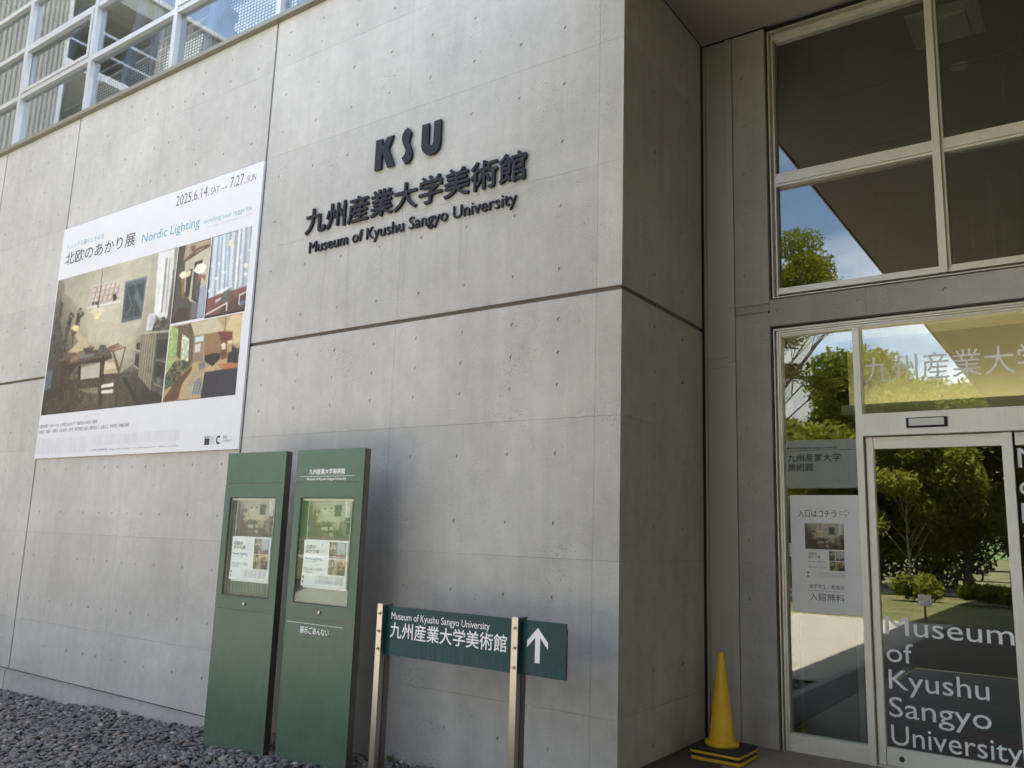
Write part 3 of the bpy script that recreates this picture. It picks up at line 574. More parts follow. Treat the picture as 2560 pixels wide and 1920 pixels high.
for a, b in zip(xj[:-1], xj[1:]):
    MB().add([(a+.002, -.062, 6.845), (a+.002, -.062, 6.895), (a+.002, -.055, 6.90), (a+.002, .14, 6.915), (a+.002, .14, 6.842), (a+.002, -.045, 6.842),
              (b-.002, -.062, 6.845), (b-.002, -.062, 6.895), (b-.002, -.055, 6.90), (b-.002, .14, 6.915), (b-.002, .14, 6.842), (b-.002, -.045, 6.842)],
             [(0,1,2,3,4,5), (11,10,9,8,7,6), (0,6,7,1), (1,7,8,2), (2,8,9,3), (3,9,10,4), (4,10,11,5), (5,11,6,0)]).build('coping_section', M['coping'], cop)

# ================================================================== MUSEUM NAME ON THE WALL
sg = thing('wall_logo_letters', (-2.16, 0, 4.75), 'three large black raised letters KSU on the concrete wall', 'lettering')
K1=[(-2.556, 5.054), (-2.472, 5.050), (-2.472, 4.752), (-2.556, 4.752)]
K2=[(-2.417, 5.052), (-2.334, 5.052), (-2.391, 4.937), (-2.310, 4.752), (-2.396, 4.752), (-2.4725, 4.925), (-2.4725, 4.972)]
SS=[(-2.164, 5.081), (-2.114, 5.021), (-2.138, 4.977), (-2.139, 4.927), (-2.109, 4.866), (-2.098, 4.817), (-2.105, 4.769), (-2.136, 4.738), (-2.176, 4.73), (-2.22, 4.797), (-2.187, 4.826), (-2.178, 4.859), (-2.195, 4.897), (-2.219, 4.942), (-2.231, 4.984), (-2.227, 5.026), (-2.204, 5.061)]
UU=[(-1.993, 5.055), (-1.91, 5.055), (-1.909, 4.859), (-1.899, 4.841), (-1.879, 4.833), (-1.861, 4.838), (-1.852, 4.859), (-1.852, 5.056), (-1.772, 5.056), (-1.772, 4.833), (-1.785, 4.788), (-1.817, 4.758), (-1.856, 4.746), (-1.893, 4.748), (-1.937, 4.766), (-1.973, 4.803), (-1.992, 4.851)]
MB().prism(K1, -.032, -.010).prism(K2, -.0318, -.010).build('letter', M['letter'], sg, bevel=.0015)
MB().prism(SS, -.032, -.010).build('letter', M['letter'], sg, bevel=.0015)
MB().prism(UU, -.032, -.010).build('letter', M['letter'], sg, bevel=.0015)
def pins(root, pts):
    b = MB()
    for x, z in pts: b.tube((x, -.0105, z), (x, .0, z), .004, n=6)
    b.build('mounting_pins', M['dark'], root, kind='stuff')
pins(sg, [(-2.51, 5.0), (-2.51, 4.8), (-2.37, 4.8), (-2.2, 4.98), (-2.15, 4.8), (-1.95, 5.0), (-1.81, 5.0), (-1.88, 4.79)])
sg = thing('wall_kanji_letters', (-2.16, 0, 4.31), 'row of nine black raised Japanese characters on the concrete wall under the KSU letters', 'lettering')
split_letters(text_data('九州産業大学美術館', -3.455, -0.862, 4.298, 4.553, -.009, depth=.020, offset=0.014), 'letter', M['letter'], sg, cells=9)
pins(sg, [(-3.3 + .288 * i, 4.42) for i in range(9)])
sg = thing('wall_english_letters', (-2.16, 0, 4.1), 'row of small black raised English letters on the concrete wall under the Japanese characters', 'lettering')
split_letters(text_data('Museum of Kyushu Sangyo University', -3.385, -0.945, 4.103, 4.215, -.008, depth=.015, offset=0.0, mode='cap'), 'letter', M['letter'], sg)
pins(sg, [(-3.3 + .15 * i, 4.13) for i in range(3)])

# ================================================================== BIG POSTER
ps = thing('exhibition_banner', (-6.2, 0, 2.2), 'large white exhibition banner with four interior photos mounted on the wall', 'poster')
px0, px1, pz0, pz1 = -8.205, -4.175, 2.235, 5.245
MB().box(px0, px1, -.030, -.004, pz0, pz1).build('banner_sheet', M['sheet'], ps, bevel=.002)
Y1 = -.0305
picture_mesh('photo_print', 'main', -8.183, -5.565, 2.779, 4.548, Y1, 300, 230, ps)
picture_mesh('photo_print', 'sconce', -5.553, -4.959, 3.657, 4.545, Y1, 84, 130, ps)
picture_mesh('photo_print', 'hall', -4.945, -4.272, 3.641, 4.549, Y1, 96, 130, ps)
picture_mesh('photo_print', 'living', -5.548, -4.300, 2.780, 3.628, Y1, 160, 120, ps)
text('title_lettering', '北欧のあかり展', -8.07, -6.47, 4.73, 4.90, Y1, M['ink'], ps, offset=.006)
text('subtitle_lettering', 'ヒュッゲな暮らしを彩る', -8.06, -7.19, 4.945, 5.015, Y1, M['blue_ink'], ps)
text('title_lettering', 'Nordic Lighting', -6.32, -5.20, 4.725, 4.835, Y1, M['blue_ink'], ps, mode='cap', offset=.006)
text('subtitle_lettering', 'enriching your hygge life', -5.12, -4.31, 4.733, 4.785, Y1, M['blue_ink'], ps, mode='cap')
text('subtitle_lettering', 'ヒュッゲ（hygge）＝心地よい時間や空間を意味するデンマークの言葉', -5.04, -4.30, 4.668, 4.692, Y1, M['grey_ink'], ps)
text('date_lettering', '2025.6.14.', -5.70, -5.085, 5.055, 5.175, Y1, M['ink'], ps, mode='cap', offset=-.004)
text('date_lettering', 'SAT', -5.055, -4.905, 5.06, 5.135, Y1, M['ink'], ps, mode='cap', offset=-.004)
MB().prism([(-4.87, 5.081), (-4.785, 5.081), (-4.785, 5.087), (-4.87, 5.087)], Y1, -.0299).prism([(-4.80, 5.105), (-4.765, 5.0845), (-4.775, 5.0805), (-4.803, 5.099)], Y1, -.0299).build('arrow_print', M['ink'], ps)
text('date_lettering', '7.27.', -4.72, -4.46, 5.06, 5.18, Y1, M['ink'], ps, mode='cap', offset=-.004)
text('date_lettering', 'SUN', -4.43, -4.285, 5.06, 5.135, Y1, M['ink'], ps, mode='cap', offset=-.004)
_h = text('hours_lettering', '［開館時間］10:00〜17:00（入館は16:30まで）金曜日は19:00まで開館', -8.17, -6.83, 2.615, 2.66, Y1, M['ink'], ps)
_h['kind'] = 'stuff'; _h = text('hours_lettering', '［休館日］月曜日 ［入館料］一般 500円、大学生・専門学校生 250円／高校生以下、65歳以上、本学学生・教職員 無料', -8.17, -6.15, 2.545, 2.59, Y1, M['ink'], ps)
fine_print('small_lettering', -8.17, -7.02, 2.29, 2.475, Y1, M['pale_ink'], ps, 7, '主催：九州産業大学美術館　協力：北欧のあかり展　ヒュッゲな暮らしを彩る　九州産業大学')
fine_print('small_lettering', -6.89, -5.18, 2.355, 2.475, Y1, M['pale_ink'], ps, 5, 'ヒュッゲな暮らしを彩る北欧のあかり展　九州産業大学美術館　ヒュッゲな暮らしを彩る北欧のあかり展　美術館')
_h['kind'] = 'stuff'; _h = text('small_lettering', '九産大美術館　http://www.kyusan-u.ac.jp/ksumuseum/　@ksu_museum', -6.89, -5.18, 2.29, 2.315, Y1, M['ink'], ps)
_h['kind'] = 'stuff'
def museum_mark(x0, z0, s, y, root):
    b = MB()
    b.box(x0, x0 + s, y, y + .0005, z0, z0 + s * .8)
    for i in range(3): b.box(x0 + i * s * .36, x0 + i * s * .36 + s * .22, y, y + .0005, z0 + s * .86, z0 + s * 1.05)
    b.build('museum_logo', M['blackink'], root)
museum_mark(-4.735, 2.29, .085, Y1, ps)
text('logo_lettering', 'Museum\nof Kyushu\nSangyo\nUniversity', -4.63, -4.565, 2.295, 2.375, Y1, M['ink'], ps)
b = MB(); v = []; f = []
for i in range(22):
    a = math.radians(50 + 260 * i / 21); v += [(-4.502 + .042 * math.cos(a), Y1, 2.335 + .045 * math.sin(a)), (-4.502 + .022 * math.cos(a), Y1, 2.335 + .023 * math.sin(a))]
for i in range(21): f.append((2*i, 2*i+1, 2*i+3, 2*i+2))
b.add(v, f).build('university_logo', M['blackink'], ps)
text('logo_lettering', 'KSU', -4.43, -4.365, 2.345, 2.375, Y1, M['blackink'], ps, offset=.02)
text('logo_lettering', '九州産業大学', -4.44, -4.29, 2.31, 2.335, Y1, M['ink'], ps)
b = MB()
for z in (2.24, 3.2, 4.2, 5.2): b.box(-8.0, -4.4, -.0039, .0, z, z + .02)
b.build('mounting_rail', M['dark'], ps)

# ================================================================== NOTICE BOARDS
def notice_board(x0, x1, label, side_front, writing):
    yf = -.45; yb = -.38; g = M['green']; zb = -0.55
    r = thing('notice_board', ((x0 + x1) / 2, -.415, -.33), label, 'notice board', 'green notice boards standing in the pebbles')
    # carcass of brown steel
    MB().box(x0 + .004, x1 - .004, yf + .012, yb, zb, 0.88).box(x0 + .004, x0 + .055, yf + .012, yb, 0.88, 1.75).box(x1 - .055, x1 - .004, yf + .012, yb, 0.88, 1.75).box(x0 + .004, x1 - .004, yf + .012, yb, 1.75, 2.134)\
        .box(x0 + .055, x1 - .055, yb - .012, yb, 0.88, 1.75).build('case_body', M['bronze'], r, bevel=.0015)
    hp = B('header_panel', g, r, x0, x1, yf, yf + .0118, 1.868, 2.138, bevel=.002)
    # door frame with the window opening
    gx0, gx1, gz0, gz1 = x0 + .075, x1 - .085, 0.897, 1.745
    cd_ = MB().box(x0, gx0, yf, yf + .0118, .792, 1.862).box(gx1, x1, yf, yf + .0118, .792, 1.862).box(gx0, gx1, yf, yf + .0118, gz1, 1.862).box(gx0, gx1, yf, yf + .0118, .792, gz0).build('case_door', g, r)
    lp = MB(); w = .008
    lp.box(gx0, gx0 + w, yf + .001, yf + .02, gz0, gz1).box(gx1 - w, gx1, yf + .001, yf + .02, gz0, gz1).box(gx0 + w, gx1 - w, yf + .001, yf + .02, gz1 - w, gz1).box(gx0 + w, gx1 - w, yf + .001, yf + .02, gz0, gz0 + w)
    lp.build('window_seal', M['dark'], cd_)
    B('case_window', M['glass_case'], cd_, gx0 + w, gx1 - w, yf + .004, yf + .008, gz0 + w, gz1 - w)
    B('reflection_strip', M['plastic_white'], r, gx0 + .012, gx1 - .012, yf + .022, yf + .034, gz1 - .026, gz1 - .010)  # pale strip modelled in place of the bright reflection along the window top
    B('back_board', g, r, x0 + .055, x1 - .055, yb - .022, yb - .0121, 0.88, 1.75)
    lw = B('lower_panel', g, r, x0, x1, yf, yf + .0118, zb, .786, bevel=.002)
    k = MB().lathe([(.0, 0), (.014, 0), (.014, .010), (.011, .013), (0, .0131)], (0, 0, 0), 18)
    k.v = [((x0 + x1) / 2 + .005 + vx, yf - vz, .842 + vy) for vx, vy, vz in k.v]; k.build('door_lock', M['steel'], cd_)
    # keyhole
    B('keyhole', M['black'], cd_, (x0 + x1) / 2 + .004, (x0 + x1) / 2 + .006, yf - .0137, yf - .0132, .838, .846)
    if writing:
        text('header_lettering', '九州産業大学美術館', -2.655, -2.235, 1.932, 1.978, yf - .0004, M['white'], hp, offset=.012)
        B('rule_line', M['white'], hp, -2.765, -2.120, yf - .0006, yf - .0001, 1.9145, 1.9175)
        text('header_lettering', 'Museum of Kyushu Sangyo University', -2.675, -2.215, 1.886, 1.905, yf - .0004, M['white'], hp, mode='cap', offset=.008)
        B('rule_line', M['white'], lw, -2.785, -2.140, yf - .0006, yf - .0001, .7445, .7475)
        text('lower_lettering', '展示ごあんない', -2.625, -2.295, .668, .722, yf - .0004, M['white'], lw, offset=.012)
    return r
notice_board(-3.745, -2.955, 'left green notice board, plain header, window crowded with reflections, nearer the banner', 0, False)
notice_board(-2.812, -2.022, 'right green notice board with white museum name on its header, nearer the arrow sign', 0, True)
def board_poster(x0, x1, label, yy):
    r = thing('board_poster', ((x0 + x1) / 2, yy, 1.03), label, 'poster', 'exhibition posters inside the notice boards')
    w = x1 - x0
    # gently curled sheet
    nx, nz = 14, 22; co = []; F = []
    def cur(u, v): return -0.006 * abs(math.sin(v * 3.3 + .6)) * (1 if u < .5 else .5) - .002
    for j in range(nz + 1):
        for i in range(nx + 1):
            u, v = i / nx, j / nz; co.append((x0 + w * u + .006 * math.sin(v * 5) * (1 - u), yy - .004 + cur(u, v) * .9, 1.035 + .365 * (1 - v)))
    for j in range(nz):
        for i in range(nx): a = j * (nx + 1) + i; F.append((a, a + nx + 1, a + nx + 2, a + 1))
    mass_mesh('paper_sheet', co, 4, F, M['white'], r)
    B('paper_sheet', M['white'], r, x0 + .012, x1 + .004, yy + .002, yy + .004, 1.02, 1.738)
    picture_mesh('photo_print', 'main', x0 + .016, x1, 1.405, 1.735, yy + .0015, 70, 60, r)
    yk = yy - .0125
    picture_mesh('photo_print', 'sconce', x1 - .205, x1 - .125, 1.262, 1.390, yk, 20, 30, r)
    picture_mesh('photo_print', 'hall', x1 - .12, x1 - .018, 1.262, 1.390, yk, 26, 30, r)
    picture_mesh('photo_print', 'living', x1 - .205, x1 - .018, 1.135, 1.256, yk, 46, 30, r)
    text('title_lettering', '北欧の\nあかり展', x0 + .03, x0 + .19, 1.295, 1.362, yk, M['ink'], r, offset=.008)
    text('title_lettering', 'Nordic Lighting', x0 + .025, x0 + .225, 1.245, 1.268, yk, M['blue_ink'], r, mode='cap', offset=.008)
    text('subtitle_lettering', 'enriching your hygge life', x0 + .025, x0 + .17, 1.225, 1.233, yk, M['blue_ink'], r, mode='cap')
    text('subtitle_lettering', 'ヒ\nュ\nッ\nゲ\nな', x0 + .235, x0 + .248, 1.29, 1.375, yk, M['blue_ink'], r)
    text('subtitle_lettering', '暮\nら\nし\nを', x0 + .212, x0 + .225, 1.30, 1.375, yk, M['blue_ink'], r)
    text('date_lettering', '2025.6.14.SAT → 7.27.SUN', x0 + .02, x0 + .235, 1.160, 1.180, yk, M['ink'], r, mode='cap', offset=-.004)
    text('small_lettering', '九州産業大学美術館', x0 + .02, x0 + .12, 1.14, 1.15, yk, M['ink'], r)
    fine_print('small_lettering', x0 + .16, x1 - .03, 1.06, 1.12, yk, M['grey_ink'], r, 6, 'ヒュッゲな暮らしを彩る北欧のあかり展　九州産業大学美術館')
    museum_mark(x0 + .012, 1.095, .016, yk, r); museum_mark(x0 + .012, 1.06, .014, yk, r)
    return r
board_poster(-3.62, -3.105, 'exhibition poster behind the glass of the left notice board', -.412)
board_poster(-2.685, -2.175, 'exhibition poster behind the glass of the right notice board', -.412)

# ================================================================== DIRECTION SIGN
ds = thing('direction_sign', (-1.15, -.45, -.3), 'teal direction sign with white arrow on two stainless posts', 'sign')
for xa in (-1.737, -.523):
    xb = xa + .052
    fp = B('post', M['steel'], ds, xa, xb, -.508, -.462, -.62, .963, bevel=.0015)
    B('post', M['bronze'], ds, xa, xb, -.448, -.398, -.62, .963, bevel=.0015)
    B('post_spacer', M['bronze'], ds, xa + .006, xb - .006, -.4615, -.4485, -.62, .596)
    for z in (.893, .768, .644):
        k = MB().lathe([(0, 0), (.0135, 0), (.0135, .003), (.0095, .0031), (.0095, .012), (.006, .012), (.0055, .006), (0, .0059)], (0, 0, 0), 16)
        k.v = [((xa + xb) / 2 + vx, -.508 - vz, z + vy) for vx, vy, vz in k.v]; k.build('bolt', M['steel'], ds)
# board with slightly proud face
MB().box(-1.705, -.130, -.4612, -.4488, .602, .948).build('sign_plate', M['teal'], ds, bevel=.0012)
B('end_cap', M['black'], ds, -.1295, -.124, -.4605, -.4495, .602, .915)
text('sign_lettering', 'Museum of Kyushu Sangyo University', -1.635, -.735, .857, .905, -.4618, M['white'], ds, mode='cap')
text('sign_lettering', '九州産業大学美術館', -1.640, -.590, .725, .838, -.4618, M['white'], ds, offset=.010)
MB().add([(x, -.4619, z) for x, z in [(-.345, .905), (-.265, .818), (-.265, .775), (-.326, .842), (-.326, .685), (-.364, .685), (-.364, .842), (-.428, .775), (-.428, .818)]], [tuple(range(9))[::-1]]).build('arrow', M['white'], ds)

# weed at the wall foot
M['leafgreen'] = paint('weed_green', (0.10, 0.17, 0.035), 0.6, var=.2)
wd = MB(); random.seed(5)
for i in range(26):
    a = random.uniform(0, 6.28); l = random.uniform(.03, .075); x, y = -1.93 + random.uniform(-.02, .02), -.06 + random.uniform(-.015, .015); z = float(gz(-1.93)) - .01
    tp = (x + math.cos(a) * l * .6, y + math.sin(a) * l * .4, z + l); wv = (math.sin(a) * .005, -math.cos(a) * .005)
    wd.quad((x, y, z), ((x + tp[0]) / 2 + wv[0], (y + tp[1]) / 2 + wv[1], z + l * .6), tp, ((x + tp[0]) / 2 - wv[0], (y + tp[1]) / 2 - wv[1], z + l * .6))
tag(wd.build('weed', M['leafgreen'], None), 'small green weed growing at the foot of the wall beside the sign post', 'weed')
# ================================================================== ENTRANCE RECESS
D = 1.517
pil = thing('entrance_wall', (0.43, D, -.05), 'concrete pillar and lintel framing the entrance doors', 'wall')
for za, zb in [(-.30, .32), (.32, 1.34), (1.34, 2.35), (2.35, 3.372), (3.455, 4.275), (4.275, 5.275), (5.275, 5.965)]:
    hs = [(.38, z) for z in (5.54, 5.08, 4.64, 4.18, 3.72, 2.42, 1.965, 1.51, 1.05, .59, .13) if za < z < zb]
    panel('concrete_panel', M['conc'], pil, (0, D, 0), (1, 0, 0), (0, -1, 0), .286, .576, za, zb, hs, thick=.3, r=.017)
panel('concrete_panel', M['conc'], pil, (0, D, 0), (1, 0, 0), (0, -1, 0), .286, .576, 3.392, 3.447, thick=.3)
for xa, xb in ((.576, 1.33), (1.33, 3.33), (3.33, 5.33), (5.33, 9.3)):
    hs = [(x, 3.385) for x in (.65, 1.275, 1.885, 2.5, 3.1) if xa < x < xb]
    panel('concrete_panel', M['conc'], pil, (0, D, 0), (1, 0, 0), (0, -1, 0), xa, xb, 3.258, 3.483, hs, thick=.3, r=.017)
B('pillar_core', M['conc_in'], pil, .288, .560, D + .012, D + .3, -.3, 5.96)
cl = thing('metal_pilaster', (.15, D, -.05), 'tall pale metal casing in the corner beside the concrete pillar', 'cladding')
for za, zb in ((-.045, 2.945), (2.948, 3.028), (3.031, 5.962)):
    B('casing_panel', M['cladding'], cl, .036, .216, D + .004, D + .28, za, zb)
for za, zb in ((-.045, 2.985), (2.988, 3.452), (3.455, 5.962)):
    B('casing_strip', M['cladding'], cl, .2205, .281, D - .012, D + .28, za, zb, bevel=.0015)
B('casing_edge', M['cladding'], cl, .012, .031, D - .006, D + .28, -.045, 5.962)
MB().box(-.02, .285, D + .02, D + .3, -.045, 5.96).build('casing_backing', M['black'], cl)

# canopy soffit
cy = thing('canopy', (5, -4, 5.97), 'pale board ceiling of the canopy over the entrance', 'canopy')
xj = [0.012, 2.43, 4.85, 7.27, 9.7, 12.1]
for a, b in zip(xj[:-1], xj[1:]):
    for ya, yb in ((-24.0, -20.6), (-20.6, -17.2), (-17.2, -13.4), (-13.4, -9.6), (-9.6, -6.6), (-6.6, -3.9), (-3.9, -1.22), (-1.22, 1.50)):
        B('soffit_panel', M['board'], cy, a + .002, b - .002, ya + .002, yb - .002, 5.968, 5.985)
B('canopy_slab', M['conc_in'], cy, -0.0, 12.2, -24.05, 6.4, 5.99, 6.45)
MB().box(-.015, -.001, -24.05, -.005, 5.95, 6.5).box(-.015, 12.2, -24.08, -24.051, 5.95, 6.5).build('canopy_fascia', M['alu'], cy)
ew = thing('sky_blocker_wall', (9.4, -4, -.05), 'unseen plain concrete wall added right of the entrance canopy to block sky light', 'wall')  # unseen wall, added to keep sky light off the return wall
for k in range(6): B('concrete_panel', M['conc'], ew, 9.30, 9.6, -9.5 + k * 1.84, -9.502 + (k + 1) * 1.84, -.3, 5.96)

MB().box(-.30, 7.2, 1.562, 1.80, 5.968, 6.40).box(-.019, .011, 1.501, 1.56, -.04, 6.4).box(.0, .60, 1.506, 1.561, 5.9695, 5.984).build('head_packing', M['black'], cy)
# ---- upper window
uw = thing('upper_window', (2.0, 1.6, 3.5), 'large aluminium framed window above the entrance doors', 'window')
A = M['alu']
x_end = 6.9
def frame_lip(root, x0, z0, z1, x1, top=True, bottom=True):
    MB().box(.577, .5985, 1.56, 1.68, z0 - .02, z1 + .02).build('gap_backing', M['dark'], root)
    m_ = MB().box(.599, .6065, 1.535, 1.66, z0, z1).box(.6065, .632, 1.60, 1.66, z0, z1).box(.634, .6435, 1.545, 1.66, z0 + .01, z1 - .01)
    m_.build('side_frame', A, root)
frame_lip(uw, 0, 3.505, 5.932, 0)
MB().box(.599, x_end, 1.535, 1.66, 5.925, 5.933).box(.607, x_end, 1.60, 1.66, 5.90, 5.9245).box(.64, x_end, 1.548, 1.66, 5.845, 5.893).build('head_frame', A, uw)
B('gap_backing', M['dark'], uw, .577, x_end, 1.57, 1.67, 5.934, 5.966)
MB().box(.599, x_end, 1.525, 1.66, 3.497, 3.505).box(.64, x_end, 1.54, 1.66, 3.528, 3.552).box(.64, x_end, 1.552, 1.66, 3.5545, 3.582).build('sill_frame', A, uw)
MB().box(.607, x_end, 1.585, 1.66, 3.506, 3.5275).box(.577, x_end, 1.55, 1.66, 3.483, 3.4965).build('sill_recess', M['dark'], uw)
mull = [1.853, 3.10, 4.35, 5.60, 6.85]
for mx_ in mull:
    MB().box(mx_, mx_ + .055, 1.52, 1.66, 3.525, 5.90).box(mx_ + .0555, mx_ + .062, 1.56, 1.66, 3.583, 5.844).box(mx_ + .062, mx_ + .078, 1.545, 1.66, 3.583, 5.844).build('mullion', A, uw)
xs = [(.644, 1.8525)] + [(m_ + .0785, n_ - .0005) for m_, n_ in zip(mull[:-1], mull[1:])]
for a, b in xs:
    MB().box(a, b, 1.545, 1.65, 4.478, 4.498).box(a, b, 1.535, 1.65, 4.5005, 4.562).box(a, b, 1.548, 1.65, 4.568, 4.592).box(a, b, 1.56, 1.65, 4.4981, 4.5004).box(a, b, 1.565, 1.65, 4.5621, 4.5679).build('transom', A, uw)
    B('pane', M['glass_up'], uw, a - .004, b + .004, 1.600, 1.608, 3.578, 4.482)
    B('pane', M['glass_up'], uw, a - .004, b + .004, 1.600, 1.608, 4.588, 5.85)

# ---- entrance glazing
en = thing('entrance_glazing', (1.0, 1.6, -.045), 'aluminium framed sidelight and transom window around the glass doors', 'window')
MB().box(.577, .5975, 1.57, 1.68, -.045, 3.257).box(.577, 6.9, 1.57, 1.68, 3.236, 3.257).build('gap_backing', M['dark'], en)
MB().box(.598, .606, 1.53, 1.66, -.045, 3.234).box(.606, .6165, 1.60, 1.66, -.045, 3.22).box(.617, .632, 1.55, 1.66, -.045, 3.215).box(.6335, .648, 1.558, 1.66, -.045, 3.205).build('side_frame', A, en)
MB().box(.598, 6.9, 1.53, 1.66, 3.2345, 3.2355).box(.6065, 6.9, 1.535, 1.66, 3.221, 3.234).box(.633, 6.9, 1.545, 1.66, 3.206, 3.2185).box(.6485, 6.9, 1.556, 1.66, 3.188, 3.203).box(.6485, 6.9, 1.565, 1.66, 3.176, 3.1875).build('head_frame', A, en)
MB().box(1.212, 1.262, 1.535, 1.66, -.045, 3.1755).build('post', M['alu_e'], en, bevel=.002)
for x in (3.16, 5.1): MB().box(x, x + .05, 1.535, 1.66, -.045, 3.1755).build('post', M['alu_e'], en, bevel=.002)
MB().box(.6485, 1.2115, 1.552, 1.64, -.045, .062).box(.6485, 1.2115, 1.556, 1.64, .0625, .078).build('bottom_rail', M['alu_e'], en)
B('drain_cover', M['alu'], en, .700, .742, 1.5500, 1.5518, .036, .052); B('drain_cover', M['alu'], en, 1.128, 1.170, 1.5500, 1.5518, .036, .052)
B('pane', M['glass_door'], en, .644, 1.214, 1.600, 1.608, .074, 3.18)
B('pane', M['glass_door'], en, 1.2625, 3.1595, 1.600, 1.608, 2.492, 3.18); B('pane', M['glass_door'], en, 3.2105, 5.0995, 1.600, 1.608, 2.492, 3.18)
ob = MB().box(1.2625, 3.1595, 1.528, 1.66, 2.322, 2.491).build('door_operator_beam', M['alu_e'], en, bevel=.002)
B('door_operator_beam', M['alu_e'], en, 3.2105, 5.0995, 1.528, 1.66, 2.322, 2.491)
se = thing('door_sensor', (1.71, 1.528, 2.40), 'slim white door sensor in a black surround on the beam above the door', 'sensor')
MB().box(1.572, 1.848, 1.519, 1.5275, 2.368, 2.444).build('sensor_housing', M['black'], se, bevel=.003)
MB().box(1.592, 1.828, 1.508, 1.5185, 2.382, 2.436).build('sensor_cover', M['plastic_white'], se, bevel=.003)
text('transom_lettering', '九州産業大学美術館', 1.275, 3.10, 2.735, 2.945, 1.5985, M['doorletter'], en)

def door(x0, x1, label, words, left_stile=True):
    r = thing('glass_door', ((x0 + x1) / 2, 1.6, -.045), label, 'door', 'sliding glass entrance doors')
    W_ = M['alu_e']
    gx0 = x0 + .055 if left_stile else x0 + .008
    if left_stile: MB().box(x0, x0 + .052, 1.572, 1.628, -.03, 2.315).box(x0 + .052, x0 + .0555, 1.578, 1.622, .088, 2.225).build('stile', W_, r, bevel=.0015)
    MB().box(x1 - .066, x1, 1.562, 1.628, -.03, 2.315).build('stile', W_, r, bevel=.002)
    tr = MB()
    for k in range(4): tr.box(gx0 + .001, x1 - .0665, 1.574 - .003 * (k % 2), 1.626, 2.2255 + k * .022, 2.2255 + k * .022 + .0212)
    tr.build('top_rail', W_, r)
    MB().box(gx0 + .001, x1 - .0665, 1.574, 1.626, -.03, .086).build('bottom_rail', W_, r, bevel=.0015)
    B('pane', M['glass_door'], r, gx0 - .003, x1 - .063, 1.598, 1.604, .084, 2.227)
    k = MB().lathe([(0, 0), (.019, 0), (.019, .004), (.013, .005), (.012, .003), (0, .003)], (0, 0, 0), 20)
    k.v = [(x0 + .155 + vx, 1.574 - vz, .022 + vy) for vx, vy, vz in k.v]; k.build('floor_lock', M['dark'], r)
    for body, xa, xb, zb, zc in words: text('door_lettering', body, xa, xb, zb, zc, 1.5965, M['doorletter'], r, mode='cap')
    return r
door(1.272, 2.240, 'left sliding glass door with large pale museum lettering', [
    ('Museum', 1.350, 2.165, .868, 1.002), ('of', 1.350, 1.528, .678, .812), ('Kyushu', 1.358, 1.995, .490, .624), ('Sangyo', 1.352, 1.998, .300, .434), ('University', 1.358, 2.168, .110, .244)])
door(2.246, 3.158, 'right sliding glass door with pale lettering at eye height', [
    ('Museum', 2.262, 3.06, 2.070, 2.205), ('of', 2.258, 2.44, 1.880, 2.015), ('Kyushu', 2.262, 2.90, 1.690, 1.825), ('Sangyo', 2.262, 2.90, 1.500, 1.635), ('University', 2.262, 3.07, 1.310, 1.445)], False)
B('door_threshold', M['alu'], en, 1.2625, 3.1595, 1.55, 1.65, -.0448, -.034)

# films and printed sheet on the sidelight
m, t, p, o = mat_new('frosted_film'); t.nodes.remove(p)
tr = t.nodes.new('ShaderNodeBsdfTransparent'); df = t.nodes.new('ShaderNodeBsdfDiffuse'); df.inputs[0].default_value = (.62, .68, .66, 1); mx2 = t.nodes.new('ShaderNodeMixShader'); mx2.inputs[0].default_value = .33
L(t, tr.outputs[0], mx2.inputs[1]); L(t, df.outputs[0], mx2.inputs[2]); L(t, mx2.outputs[0], o.inputs[0]); M['film'] = m
fm = thing('window_film_sign', (.93, 1.6, 1.93), 'pale frosted film with black museum name across the narrow sidelight', 'sign')
MB().box(.655, 1.211, 1.5972, 1.5978, 1.932, 2.312).build('frosted_band', M['film'], fm)
text('film_lettering', 'Museum of Kyushu Sangyo University', .668, 1.052, 2.243, 2.262, 1.5966, M['blackink'], fm, mode='cap', offset=.004)
B('rule_line', M['blackink'], fm, .668, 1.205, 1.5962, 1.5968, 2.2295, 2.232)
text('film_lettering', '九州産業大学', .668, 1.080, 2.142, 2.205, 1.5966, M['blackink'], fm, offset=.006)
text('film_lettering', '美術館', .668, .868, 2.066, 2.128, 1.5966, M['blackink'], fm, offset=.006)
nb = thing('entrance_notice', (.94, 1.6, .98), 'grey entrance notice sheet with small flyer on the sidelight glass', 'notice')
M['sheetgrey'] = paint('grey_notice_sheet', (0.80, 0.80, 0.81), 0.55, var=.02)
MB().box(.681, 1.204, 1.5945, 1.5965, .982, 1.878).build('notice_sheet', M['sheetgrey'], nb)
yk = 1.5940
text('notice_lettering', '入口はコチラ', .740, 1.035, 1.705, 1.765, yk, M['ink'], nb, offset=.002)
ar = [(1.060, 1.752), (1.100, 1.752), (1.100, 1.768), (1.132, 1.741), (1.100, 1.714), (1.100, 1.730), (1.060, 1.730)]
b = MB()
for i in range(7):
    (xa, za), (xb, zb) = ar[i], ar[(i + 1) % 7]; d = Vector((xb - xa, 0, zb - za)); n_ = Vector((-d.z, 0, d.x)).normalized() * .0013; e = d.normalized() * .0013
    b.quad(*[tuple(q) for q in (Vector((xa, yk, za)) - n_ - e, Vector((xb, yk, zb)) - n_ + e, Vector((xb, yk, zb)) + n_ + e, Vector((xa, yk, za)) + n_ - e)])
b.build('arrow', M['ink'], nb)
text('notice_lettering', '本学学生・教職員', .812, 1.072, 1.163, 1.197, yk, M['ink'], nb)
B('rule_line', M['ink'], nb, .812, 1.072, yk - .0003, yk + .0003, 1.1475, 1.1495)
text('notice_lettering', '入館無料', .812, 1.072, 1.070, 1.132, yk, M['ink'], nb)
